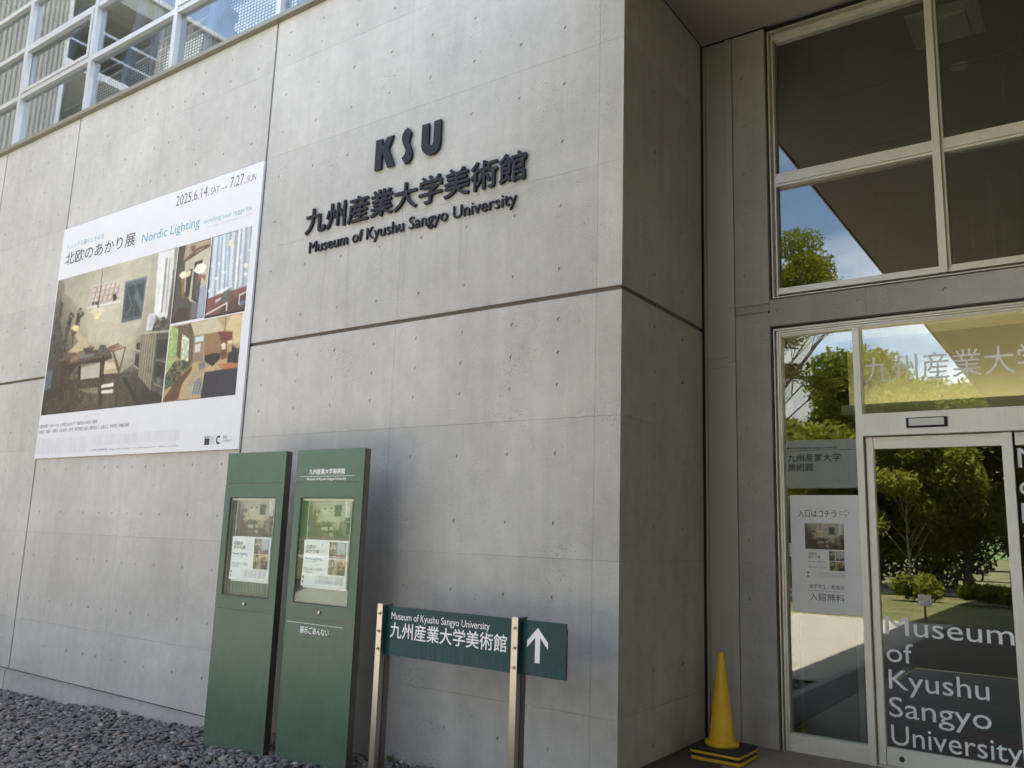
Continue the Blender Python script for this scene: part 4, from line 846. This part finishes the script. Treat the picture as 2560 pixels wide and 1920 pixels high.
fl = thing('small_flyer', (.94, 1.594, 1.24), 'small exhibition flyer in a clear sleeve fixed to the grey entrance notice', 'flyer')
MB().box(.786, 1.086, 1.5915, 1.5935, 1.237, 1.672).build('flyer_sheet', M['white'], fl)
yk = 1.5910
picture_mesh('photo_print', 'main', .791, 1.084, 1.462, 1.660, yk, 50, 36, fl)
picture_mesh('photo_print', 'sconce', .970, 1.017, 1.378, 1.452, yk, 14, 20, fl)
picture_mesh('photo_print', 'hall', 1.020, 1.082, 1.378, 1.452, yk, 18, 20, fl)
picture_mesh('photo_print', 'living', .970, 1.082, 1.303, 1.374, yk, 32, 20, fl)
text('title_lettering', '北欧の\nあかり展', .812, .905, 1.393, 1.438, yk, M['ink'], fl, offset=.008)
text('title_lettering', 'Nordic Lighting', .812, .940, 1.362, 1.376, yk, M['blue_ink'], fl, mode='cap')
text('date_lettering', '2025.6.14.SAT → 7.27.SUN', .812, .940, 1.318, 1.330, yk, M['ink'], fl, mode='cap')
fine_print('small_lettering', .895, 1.075, 1.252, 1.290, yk, M['grey_ink'], fl, 4, 'ヒュッゲな暮らしを彩る北欧のあかり展')
museum_mark(.800, 1.275, .014, yk, fl); museum_mark(.800, 1.250, .012, yk, fl)
tag(fl, None)

# ---- rooms behind the glass
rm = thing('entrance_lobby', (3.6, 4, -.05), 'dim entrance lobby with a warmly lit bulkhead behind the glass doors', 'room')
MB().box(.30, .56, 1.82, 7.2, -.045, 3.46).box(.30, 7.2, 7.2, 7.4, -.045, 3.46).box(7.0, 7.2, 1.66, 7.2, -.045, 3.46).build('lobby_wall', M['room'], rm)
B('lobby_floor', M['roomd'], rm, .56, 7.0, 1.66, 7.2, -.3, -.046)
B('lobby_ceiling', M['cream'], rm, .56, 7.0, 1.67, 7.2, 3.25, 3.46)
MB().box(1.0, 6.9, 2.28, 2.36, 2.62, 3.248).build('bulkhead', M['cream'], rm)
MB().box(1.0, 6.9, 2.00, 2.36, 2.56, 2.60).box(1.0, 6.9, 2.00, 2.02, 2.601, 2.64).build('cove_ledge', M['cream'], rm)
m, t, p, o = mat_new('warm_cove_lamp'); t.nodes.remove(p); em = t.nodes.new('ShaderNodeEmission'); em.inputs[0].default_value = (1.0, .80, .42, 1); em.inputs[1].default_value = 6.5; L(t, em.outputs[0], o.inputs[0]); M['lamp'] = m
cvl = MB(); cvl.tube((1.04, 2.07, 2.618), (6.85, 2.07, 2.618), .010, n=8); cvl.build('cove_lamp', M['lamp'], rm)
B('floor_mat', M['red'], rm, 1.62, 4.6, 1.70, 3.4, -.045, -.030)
sc_ = thing('lobby_screen', (.85, 1.9, -.045), 'grey framed panel standing behind the sidelight glass', 'screen')
MB().box(.62, 1.115, 1.93, 1.99, -.04, 1.02).build('screen_frame', M['cladding'], sc_, bevel=.012)
MB().box(.66, 1.065, 1.915, 1.929, -.03, .975).build('screen_panel', M['room'], sc_, bevel=.004)
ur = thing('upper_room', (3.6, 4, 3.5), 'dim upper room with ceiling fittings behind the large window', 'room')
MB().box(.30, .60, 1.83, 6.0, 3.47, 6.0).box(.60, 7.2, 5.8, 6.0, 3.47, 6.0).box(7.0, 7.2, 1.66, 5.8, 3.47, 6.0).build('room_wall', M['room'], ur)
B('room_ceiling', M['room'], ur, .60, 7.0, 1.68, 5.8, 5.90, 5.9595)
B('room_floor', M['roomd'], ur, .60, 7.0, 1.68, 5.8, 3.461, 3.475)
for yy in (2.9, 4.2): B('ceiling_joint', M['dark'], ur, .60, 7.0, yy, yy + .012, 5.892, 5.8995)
ac = thing('ceiling_air_conditioner', (1.9, 2.15, 5.89), 'square ceiling air conditioner seen behind the upper window', 'air conditioner')
MB().box(1.66, 2.20, 1.86, 2.42, 5.872, 5.8995).build('grille_frame', M['plastic_white'], ac, bevel=.006)
MB().box(1.76, 2.10, 1.97, 2.31, 5.845, 5.871).build('grille_panel', M['plastic_white'], ac, bevel=.006)
dl = MB().lathe([(.045, -.004), (.075, -.006), (.078, 0), (.045, .0)], (1.93, 2.94, 5.899), 20).build('downlight', M['plastic_white'], None)
tag(dl, 'round recessed downlight in the ceiling behind the upper window', 'downlight'); rebase(dl, (1.93, 2.94, 5.899))

# ================================================================== TRAFFIC CONE
tcn = thing('traffic_cone', (.345, .99, -.04), 'yellow traffic cone on two stacked black and yellow bases beside the pillar', 'cone')
def rbox(x0, x1, y0, y1, z0, z1, r, name, mat, root, rot=0.0, cx=.345, cyy=.99):
    v = []; n = 6
    for z in (z0, z1):
        for qx, qy, a0 in ((x1 - r, y1 - r, 0), (x0 + r, y1 - r, 90), (x0 + r, y0 + r, 180), (x1 - r, y0 + r, 270)):
            for i in range(n + 1):
                a = math.radians(a0 + 90 * i / n); X, Y = qx + r * math.cos(a) - cx, qy + r * math.sin(a) - cyy
                v.append((cx + X * math.cos(rot) - Y * math.sin(rot), cyy + X * math.sin(rot) + Y * math.cos(rot), z))
    k = 4 * (n + 1); f = [tuple(range(k))[::-1], tuple(range(k, 2 * k))] + [(i, (i + 1) % k, k + (i + 1) % k, k + i) for i in range(k)]
    return MB().add(v, f).build(name, mat, root, bevel=.003)
h = .188; c0, c1 = .345, .99
rbox(c0-h, c0+h, c1-h, c1+h, -.0398, -.019, .03, 'base_plate', M['yellow'], tcn, .02)
rbox(c0-h+.004, c0+h-.004, c1-h+.004, c1+h-.004, -.0188, .004, .03, 'base_plate', M['rubber'], tcn, .0)
rbox(c0-h, c0+h, c1-h, c1+h, .0042, .020, .03, 'base_plate', M['yellow'], tcn, -.03)
rbox(c0-h+.003, c0+h-.003, c1-h+.003, c1+h-.003, .0202, .043, .03, 'base_plate', M['rubber'], tcn, -.03)
cn = MB().lathe([(.118, .083), (.122, .090), (.122, .108), (.116, .114), (.093, .114)], (.33, .99, -.04), 40).build('cone_collar', M['yellow'], tcn, smooth=True)
prof = [(.0955, .100), (.093, .125), (.060, .39), (.036, .60), (.0245, .70), (.0235, .712), (.020, .724), (.012, .731), (.002, .733)]
MB().lathe(prof, (.33, .99, -.04), 40).build('cone_body', M['yellow'], tcn, smooth=True)

# ================================================================== CURTAIN WALL OVER THE FRONT WALL
cw = thing('curtain_wall', (-8, .12, 6.9), 'silver framed curtain wall glazing above the concrete wall', 'window')
MX = [-.26 - 2.0125 * i for i in range(8)]; ZT = [6.915, 7.785, 8.595, 9.405, 10.215, 11.025, 11.9]
for x in MX: MB().box(x - .038, x + .038, .055, .20, 6.912, 11.98).build('mullion', M['alu_w'], cw)
for i in range(7):
    xa, xb = MX[i + 1] + .0385, MX[i] - .0385
    for j, z in enumerate(ZT):
        MB().box(xa, xb, .062, .19, z - (.03 if j else -.003), z + .042).build('transom', M['alu_w'], cw)
    for j in range(6):
        B('pane', M['glass_cw'], cw, xa - .01, xb + .01, .118, .126, ZT[j] + .04, ZT[j + 1] - .028)
        if (i, j) in ((4, 1), (2, 1)):
            fz0, fz1 = ZT[j] + .044, ZT[j + 1] - .034; q = .062
            MB().box(xa + .012, xa + q, .045, .115, fz0, fz1).box(xb - q, xb - .012, .045, .115, fz0, fz1).box(xa + q, xb - q, .045, .115, fz0, fz0 + .05).box(xa + q, xb - q, .045, .115, fz1 - .05, fz1).build('opening_sash', M['alu_w'], cw)
gal = thing('upper_gallery', (-8, 3, 6.4), 'bright gallery with lattice screens and leaning columns behind the curtain wall', 'room')
B('gallery_floor', M['board'], gal, -15.5, -.3, .31, 6.0, 6.25, 6.45)
m, t, p, o = mat_new('white_lattice_screen'); t.nodes.remove(p)
v, P = pos(t); sp = t.nodes.new('ShaderNodeSeparateXYZ'); L(t, P, sp.inputs[0])
fx = mth(t, 'FRACT', mth(t, 'MULTIPLY', sp.outputs['X'], 13.0)); fz = mth(t, 'FRACT', mth(t, 'MULTIPLY', sp.outputs['Z'], 17.0))
hole = mth(t, 'MULTIPLY', mth(t, 'GREATER_THAN', fx, .30), mth(t, 'GREATER_THAN', fz, .36))
d1 = t.nodes.new('ShaderNodeBsdfDiffuse'); d2 = t.nodes.new('ShaderNodeBsdfTranslucent'); ad = t.nodes.new('ShaderNodeMixShader'); ad.inputs[0].default_value = .8
cc = mixc(t, hole, (.20, .22, .24), (.90, .92, .90)); L(t, cc, d1.inputs[0]); L(t, cc, d2.inputs[0]); L(t, d1.outputs[0], ad.inputs[1]); L(t, d2.outputs[0], ad.inputs[2]); L(t, ad.outputs[0], o.inputs[0]); M['lattice'] = m
M['blue_steel'] = paint('grey_blue_steel', (0.16, 0.19, 0.24), 0.45, .2)
for i in range(7):
    xa = -14.6 + i * 2.02; zt = 10.9 if xa > -9.5 else (9.75 if i % 3 else 9.3)
    B('lattice_screen', M['lattice'], gal, xa, xa + 1.86, 2.30, 2.312, 6.55, zt)
    MB().box(xa - .15, xa - .01, 2.22, 2.36, 6.45, 11.8).build('screen_post', M['blue_steel'], gal)
    MB().box(xa, xa + 1.86, 2.28, 2.33, zt + .01, zt + .06).box(xa, xa + 1.86, 2.28, 2.33, zt + .22, zt + .26).build('screen_rail', M['alu_w'], gal)
for i, x in enumerate((-12.9, -10.6, -8.3, -6.1, -3.9)):
    MB().tube((x, 1.5, 6.45), (x + .75, 1.75, 11.8), .085, n=14).build('leaning_column', M['blue_steel'], gal, smooth=True)

for q in ((-15.5, -10, .25, 5.7), (-10, -4, .25, 2.9), (-10, -4, 4.0, 5.7), (-4, -.3, .25, 5.7)): B('roof_deck', M['board'], gal, *q, 11.86, 12.1)
MB().box(-15.5, -.3, 5.6, 5.7, 6.45, 12.0).build('back_wall', M['board'], gal)
for i in range(9): MB().box(-15 + 1.6 * i, -14.9 + 1.6 * i, .3, 5.6, 11.7, 11.85).build('roof_beam', M['alu_w'], gal)

B('end_wall', M['board'], gal, -15.6, -15.505, .25, 5.7, 6.45, 12.0)
B('end_wall', M['board'], gal, -.295, -.20, .25, 5.7, 6.45, 12.0)
# person with a cap standing inside the gallery
pr_ = thing('person', (-6.22, .80, 6.45), 'person in a peaked cap standing behind the upper glass, seen in silhouette', 'person')
def skin_mesh(name, verts, edges, radii, mat, parent, lv=2):
    me = bpy.data.meshes.new(name); me.from_pydata(verts, edges, []); o = bpy.data.objects.new(name, me); COL.objects.link(o)
    md = o.modifiers.new('s', 'SKIN'); md.use_smooth_shade = True
    for i, r in enumerate(radii): me.skin_vertices[0].data[i].radius = (r if isinstance(r, tuple) else (r, r))
    me.skin_vertices[0].data[0].use_root = True
    o.modifiers.new('u', 'SUBSURF').levels = lv
    bpy.context.view_layer.update(); m2 = bpy.data.meshes.new_from_object(o.evaluated_get(bpy.context.evaluated_depsgraph_get()))
    bpy.data.objects.remove(o); return link(name, m2, mat, parent, smooth=True)
px, py, pz = -6.22, .80, 6.45
J = [(0,0,.93),(0,0,1.12),(-.01,0,1.32),(-.02,0,1.43),(-.05,0,1.50),(-.065,0,1.58),(-.06,0,1.66),
     (0,-.19,1.38),(.04,-.24,1.12),(-.06,-.24,.88),(0,.19,1.38),(.03,.24,1.12),(-.07,.24,.88),
     (0,-.10,.88),(.0,-.11,.48),(.03,-.11,.08),(-.12,-.11,.035),(0,.10,.88),(-.02,.11,.48),(.01,.11,.08),(-.14,.11,.035)]
Ed = [(0,1),(1,2),(2,3),(3,4),(4,5),(5,6),(2,7),(7,8),(8,9),(2,10),(10,11),(11,12),(0,13),(13,14),(14,15),(15,16),(0,17),(17,18),(18,19),(19,20)]
Rr = [(.12,.16),(.11,.14),(.12,.17),(.07,.075),.055,(.085,.07),(.085,.075),.055,.042,.03,.055,.042,.03,.08,.058,.04,.03,.08,.058,.04,.03]
M['navy'] = paint('dark_clothes', (0.03, 0.035, 0.05), 0.8); 
skin_mesh('body', [(px + a, py + b_, pz + c_) for a, b_, c_ in J], Ed, Rr, M['navy'], pr_)
nose = MB().tube((px - .135, py, pz + 1.585), (px - .165, py, pz + 1.575), .018, .006, 8); nose.build('nose', M['navy'], pr_)
cap = MB().lathe([(.112, 1.635), (.115, 1.68), (.10, 1.725), (.065, 1.755), (.01, 1.765)], (px - .055, py, pz), 20); cap.build('cap', M['navy'], pr_, smooth=True)
MB().add([(px - .14, py - .08, pz + 1.645), (px - .14, py + .08, pz + 1.645), (px - .25, py + .05, pz + 1.615), (px - .27, py, pz + 1.612), (px - .25, py - .05, pz + 1.615),
          (px - .14, py - .08, pz + 1.633), (px - .14, py + .08, pz + 1.633), (px - .25, py + .05, pz + 1.606), (px - .27, py, pz + 1.603), (px - .25, py - .05, pz + 1.606)],
         [(0,1,2,3,4), (9,8,7,6,5), (0,5,6,1), (1,6,7,2), (2,7,8,3), (3,8,9,4), (4,9,5,0)]).build('cap_peak', M['navy'], pr_)

# ================================================================== WING OPPOSITE, SEEN IN THE GLASS
wg = thing('side_wing', (-15, -5, -.5), 'cream ribbed metal wing with stair landings, seen in the upper glass', 'building')
M['rib'] = paint('cream_ribbed_metal', (0.50, 0.46, 0.40), 0.5, .1, var=.1)
def ribbed(y0, y1, z0, z1, x=-14.0):
    b = MB().box(x - .3, x - .03, y0, y1, z0, z1); n = int((y1 - y0) / .085)
    for i in range(n): a = y0 + (y1 - y0) * i / n; b.box(x - .03, x, a, a + .045, z0, z1)
    b.build('ribbed_cladding', M['rib'], wg)
ribbed(-2.05, -.02, -.6, 13.0); ribbed(-9.5, -4.0, -.6, 13.0)
MB().box(-17.5, -14.0, -4.0, -2.05, 12.6, 13.0).box(-17.5, -17.2, -4.0, -2.05, -.6, 12.6).build('stair_recess', M['cream'], wg)
for z in (2.0, 5.0, 8.0, 10.6):
    MB().box(-17.2, -13.9, -3.99, -2.06, z, z + .16).build('landing_slab', M['trim'], wg)
    MB().box(-13.96, -13.92, -3.99, -2.06, z + 1.05, z + 1.11).box(-13.96, -13.92, -3.99, -2.06, z + .6, z + .64).build('landing_rail', M['alu_w'], wg)
B('roof_trim', M['trim'], wg, -17.6, -13.9, -9.55, -.02, 13.01, 13.12)
MB().box(-17.5, -14.31, -9.5, -4.01, -.6, 12.99).box(-17.5, -14.31, -2.04, -.03, -.6, 12.99).build('wing_body', M['rib'], wg)
B('roof_edge', M['trim'], wg, -14.02, -13.96, -2.06, -1.99, -.5, 13.0)
# ================================================================== GARDEN BEHIND THE CAMERA (mirrored in the glass)
def leaf_mat(name, ca, cb):
    m, t, p, o = mat_new(name); t.nodes.remove(p)
    at = t.nodes.new('ShaderNodeVertexColor'); at.layer_name = 'tint'
    c = mixc(t, at.outputs[0], ca, cb)
    d = t.nodes.new('ShaderNodeBsdfDiffuse'); L(t, c, d.inputs[0]); tl = t.nodes.new('ShaderNodeBsdfTranslucent'); L(t, mixc(t, 1.0, c, (1.3, 1.25, .6), 'MULTIPLY'), tl.inputs[0])
    mx = t.nodes.new('ShaderNodeMixShader'); mx.inputs[0].default_value = .35; L(t, d.outputs[0], mx.inputs[1]); L(t, tl.outputs[0], mx.inputs[2]); L(t, mx.outputs[0], o.inputs[0]); return m
M['leaf_a'] = leaf_mat('broad_leaf_green', (0.10, 0.135, 0.020), (0.30, 0.30, 0.05))
M['leaf_b'] = leaf_mat('yellow_green_leaf', (0.10, 0.14, 0.02), (0.30, 0.30, 0.05))
M['leaf_c'] = leaf_mat('dark_hedge_leaf', (0.06, 0.09, 0.016), (0.20, 0.23, 0.04))
M['bark'] = paint('grey_brown_bark', (0.14, 0.11, 0.085), 0.9, var=.3, scale=12, bump=.5)
M['birch'] = paint('pale_bark', (0.42, 0.39, 0.34), 0.85, var=.3, scale=10)
def leaves(name, clumps, n, size, mat, parent, seed=1, flat=0.0, kind=None):
    """clumps: (x,y,z,rx,ry,rz)"""
    rng = np.random.default_rng(seed); C = np.array(clumps, float); wgt = (C[:, 3] * C[:, 4] * C[:, 5]) ** .75; k = rng.choice(len(C), n, p=wgt / wgt.sum())
    d = rng.normal(0, 1, (n, 3)); d /= np.linalg.norm(d, axis=1)[:, None]; r = rng.random(n) ** .38
    P = C[k, :3] + d * r[:, None] * C[k, 3:6] * rng.uniform(.8, 1.12, (n, 1))
    a = rng.normal(0, 1, (n, 3)); a[:, 2] *= (1 - flat); a /= np.linalg.norm(a, axis=1)[:, None]; b = rng.normal(0, 1, (n, 3)); b[:, 2] *= (1 - flat * .6); b -= a * (a * b).sum(1)[:, None]; b /= np.linalg.norm(b, axis=1)[:, None]
    s = size * rng.uniform(.6, 1.3, (n, 1)); V = np.stack([P - a * s, P - b * s * .42, P + a * s, P + b * s * .42], 1).reshape(-1, 3)
    F = np.arange(4 * n).reshape(n, 4)
    ct = rng.random(len(C))[k] * .5 + rng.random(n) * .5; col = np.repeat(np.stack([ct] * 3, -1), 4, 0)
    return mass_mesh(name, V, 4, F, mat, parent, kind=kind, col=col)
def tree(x, y, h, cr, n, label, seed, mat='leaf_a', leafsize=.13, lean=0, trunk_h=.35, bark='bark', flat=0, tr=.16):
    random.seed(seed); r = thing('garden_tree', (x, y, -.07), label, 'tree', 'trees in the garden facing the museum')
    b = MB(); top = Vector((x + lean, y, h * .62)); base = Vector((x, y, -.15)); mid = base.lerp(top, .5) + Vector((random.uniform(-.15, .15), 0, 0))
    b.tube(base, mid, tr, tr * .75, 10).tube(mid, top, tr * .75, tr * .35, 10)
    cl = []
    nb_ = 16
    for i in range(nb_):
        f = trunk_h + (1 - trunk_h) * (i + .5) / nb_; st = base.lerp(top, min(1, f * .95)); a = i * 2.4 + random.uniform(-.4, .4)
        prof_ = math.sin(math.pi * min(1, max(.12, (f - trunk_h) / (1 - trunk_h) * .8 + .2))) ** .7
        ln = cr * prof_ * random.uniform(.75, 1.1); e = Vector((st.x + math.cos(a) * ln, st.y + math.sin(a) * ln, h * (trunk_h + (1 - trunk_h) * f * .93) + random.uniform(-.2, .3)))
        m_ = st.lerp(e, .5) + Vector((0, 0, .18 * ln)); b.tube(st, m_, tr * .32, tr * .2, 7).tube(m_, e, tr * .2, tr * .07, 6)
        for q in range(3):
            c_ = m_.lerp(e, .35 + .4 * q) + Vector((random.uniform(-.4, .4), random.uniform(-.4, .4), random.uniform(-.25, .4))) * cr * .25
            s_ = cr * random.uniform(.20, .34); cl.append((c_.x, c_.y, c_.z, s_, s_, s_ * random.uniform(.55, .8)))
    for i in range(5): s_ = cr * random.uniform(.24, .36); cl.append((top.x + random.uniform(-.3, .3) * cr, top.y + random.uniform(-.3, .3) * cr, h * random.uniform(.80, .93), s_, s_, s_ * .7))
    b.build('trunk', M[bark], r, smooth=True)
    leaves('crown', cl, n, leafsize, M[mat], r, seed, flat)
    return r
# the big trees reflected in the doors
tree(-4.6, -26.0, 8.6, 4.3, 80000, 'broad green tree behind the lawn, left of the pair in the door reflection', 3, trunk_h=.14, leafsize=.13)
tree(-1.6, -27.0, 7.6, 3.9, 70000, 'rounded green tree behind the lawn, right of the pair in the door reflection', 5, trunk_h=.12, leafsize=.13)
tree(-3.0, -24.2, 6.4, 2.4, 16000, 'slim pale stemmed young tree beside the garden path', 8, bark='birch', tr=.045, trunk_h=.22, leafsize=.12)
tree(2.6, -24.5, 7.6, 2.3, 13000, 'narrow dark green tree right of the door reflection', 9, trunk_h=.3)
tree(-13.5, -22.0, 6.5, 2.6, 14000, 'green tree at the left of the lawn reflected in the sidelight', 10, trunk_h=.25)
# the spreading near tree whose branches hang into the sidelight reflection
def near_tree():
    random.seed(12); r = thing('garden_tree', (-6.9, -14.2, -.07), 'spreading yellow green tree with layered branches nearest the building', 'tree', 'trees in the garden facing the museum')
    b = MB(); k = Vector((-6.4, -14.1, 3.6)); b.tube((-6.9, -14.2, -.2), k, .16, .12, 12); k2 = Vector((-6.0, -14.0, 7.2)); b.tube(k, k2, .12, .07, 10)
    dense = []; spray = []
    for i in range(46):
        a = random.uniform(0, 6.28); q = random.random() ** .5; c_ = Vector((-5.5 + 2.5 * q * math.cos(a), -14.0 + 2.0 * q * math.sin(a), 8.75 + random.uniform(-1.0, 1.15) * (1.15 - q * .7)))
        s_ = random.uniform(.45, .8); dense.append((c_.x, c_.y, c_.z, s_, s_, s_ * .55)); b.tube(k2 if i % 2 else k, c_, .035, .012, 6)
    tips = [(-2.3, -13.8, 7.75), (-2.8, -14.2, 7.45), (-3.3, -13.6, 7.9), (-3.5, -14.5, 7.2), (-4.0, -13.9, 7.0), (-2.0, -13.4, 7.9), (-4.3, -14.6, 6.9), (-4.6, -14.0, 7.3),
            (-4.1, -14.8, 6.3), (-4.6, -14.4, 6.0), (-5.0, -14.9, 5.7), (-3.7, -15.0, 6.1), (-4.9, -14.6, 5.2), (-5.3, -15.0, 4.9), (-3.2, -15.0, 5.9), (-5.2, -14.3, 4.4)]
    for i, t_ in enumerate(tips):
        m_ = k.lerp(Vector(t_), .55) + Vector((0, 0, -.35)); b.tube(k, m_, .05, .03, 7).tube(m_, t_, .03, .008, 6)
        for q in range(4): e = Vector(t_) + Vector((random.uniform(-.55, .3), random.uniform(-.5, .5), random.uniform(-.15, .12))); spray.append((e.x, e.y, e.z, .42, .42, .12)); b.tube(m_.lerp(Vector(t_), .6), e, .012, .005, 5)
    b.build('trunk', M['bark'], r, smooth=True)
    leaves('crown', dense, 42000, .06, M['leaf_b'], r, 12, .2); leaves('lower_foliage', spray, 7500, .06, M['leaf_b'], r, 13, .6)
near_tree()
tree(-15.5, -19.0, 8.5, 3.2, 8000, 'tree standing far left behind the lawn', 16)
tree(7.5, -26.0, 8.6, 3.2, 8000, 'tree standing far right behind the lawn', 18)
tree(13.5, -24.0, 8.0, 3.0, 6000, 'last tree at the right end of the lawn', 20)
random.seed(4)
cl = [(x + random.uniform(-.6, .6), -29.9 + random.uniform(-.7, .7), random.uniform(.2, 5.2), 1.0, .7, .9) for x in np.arange(-26, 24, .55) for _ in range(3)]
tag(leaves('hedge', cl, 150000, .13, M['leaf_c'], None, 6, kind='stuff'), 'long dark leafy hedge behind the garden path', 'hedge')
def shrub(x, y, r_, h, n, mat, label, seed, size=.09):
    random.seed(seed); t_ = thing('garden_shrub', (x, y, -.07), label, 'shrub', 'shrubs along the lawn')
    c_ = [(x + random.uniform(-1, 1) * r_ * .6, y + random.uniform(-1, 1) * r_ * .4, h * random.uniform(.35, .75), r_ * .4, r_ * .4, h * .35) for _ in range(9)]
    leaves('foliage', c_, n, size, M[mat], t_, seed)
shrub(-1.9, -18.9, .75, .75, 2600, 'leaf_b', 'bright yellow green shrub behind the small white sign', 1)
shrub(-.1, -19.2, .9, .55, 2200, 'leaf_b', 'low bright shrub right of the small white sign', 2)
shrub(1.5, -17.8, .8, 1.25, 2600, 'leaf_c', 'dark round shrub at the right of the lawn', 3)
shrub(-5.5, -20.0, 1.3, .9, 2600, 'leaf_c', 'dark low shrub at the left of the lawn', 4)
shrub(4.5, -19.5, 1.3, 1.0, 2600, 'leaf_c', 'dark low shrub far right of the lawn', 5)
gs = thing('garden_sign', (-.55, -11.65, -.07), 'small white sign on a wooden stake in the lawn', 'sign')
B('sign_plate', M['white'], gs, -.68, -.42, -11.63, -11.615, .28, .52); B('stake', M['bark'], gs, -.575, -.535, -11.66, -11.631, -.2, .42)
rl = thing('path_railing', (0, -24.2, 0), 'low dark metal railing along the garden path', 'railing')
b = MB()
for x in np.arange(-30, 30, 2.0): b.tube((x, -24.2, -.1), (x, -24.2, .8), .025, n=6)
b.build('railing_post', M['dark'], rl, kind='stuff'); MB().tube((-30, -24.2, .8), (30, -24.2, .8), .025, n=6).tube((-30, -24.2, .45), (30, -24.2, .45), .016, n=6).build('railing_bar', M['dark'], rl)
# flats with stacked balconies, far left
ap = thing('apartment_block', (-15, -37, 0), 'white apartment block with stacked balconies behind the garden trees', 'building')
M['aptwhite'] = paint('white_render', (0.66, 0.64, 0.60), .7, var=.04)
MB().box(-26, -11.5, -44, -38, -.1, 16).build('wall', M['aptwhite'], ap)
B('roof', M['trim'], ap, -26.2, -11.3, -44.2, -37.8, 16, 16.3)
for k in range(5):
    MB().box(-26, -10.6, -38, -36.6, 2.2 + k * 2.9, 2.35 + k * 2.9).box(-26, -10.6, -36.7, -36.6, 2.35 + k * 2.9, 3.25 + k * 2.9).build('balcony', M['aptwhite'], ap)
    for i in range(4): B('window', M['dark'], ap, -25 + i * 3.6, -22.9 + i * 3.6, -37.995, -37.96, 2.6 + k * 2.9, 4.4 + k * 2.9)
hs_ = thing('distant_house', (6, -50, 0), 'distant house with an orange brown roof behind the garden trees', 'house')
MB().box(1.5, 12, -56, -50, -.1, 4.6).build('wall', M['aptwhite'], hs_)
M['rooftile'] = paint('orange_brown_roof', (0.38, 0.16, 0.08), .8, var=.15)
MB().add([(1, -56.5, 4.6), (12.5, -56.5, 4.6), (12.5, -49.5, 4.6), (1, -49.5, 4.6), (3, -53, 6.8), (10.5, -53, 6.8)], [(0,1,5,4), (1,2,5), (2,3,4,5), (3,0,4), (3,2,1,0)]).build('roof', M['rooftile'], hs_)
for i in range(3): B('window', M['dark'], hs_, 2.6 + i * 3.2, 4.2 + i * 3.2, -49.995, -49.96, 1.2, 2.8)
hill = mass_mesh('hills', [(-200, -150, -1), (200, -150, -1), (200, -155, 5), (60, -155, 9), (-40, -155, 7), (-200, -155, 11)], 6, [(0, 1, 2, 3, 4, 5)], M['leafgreen'], kind='structure')
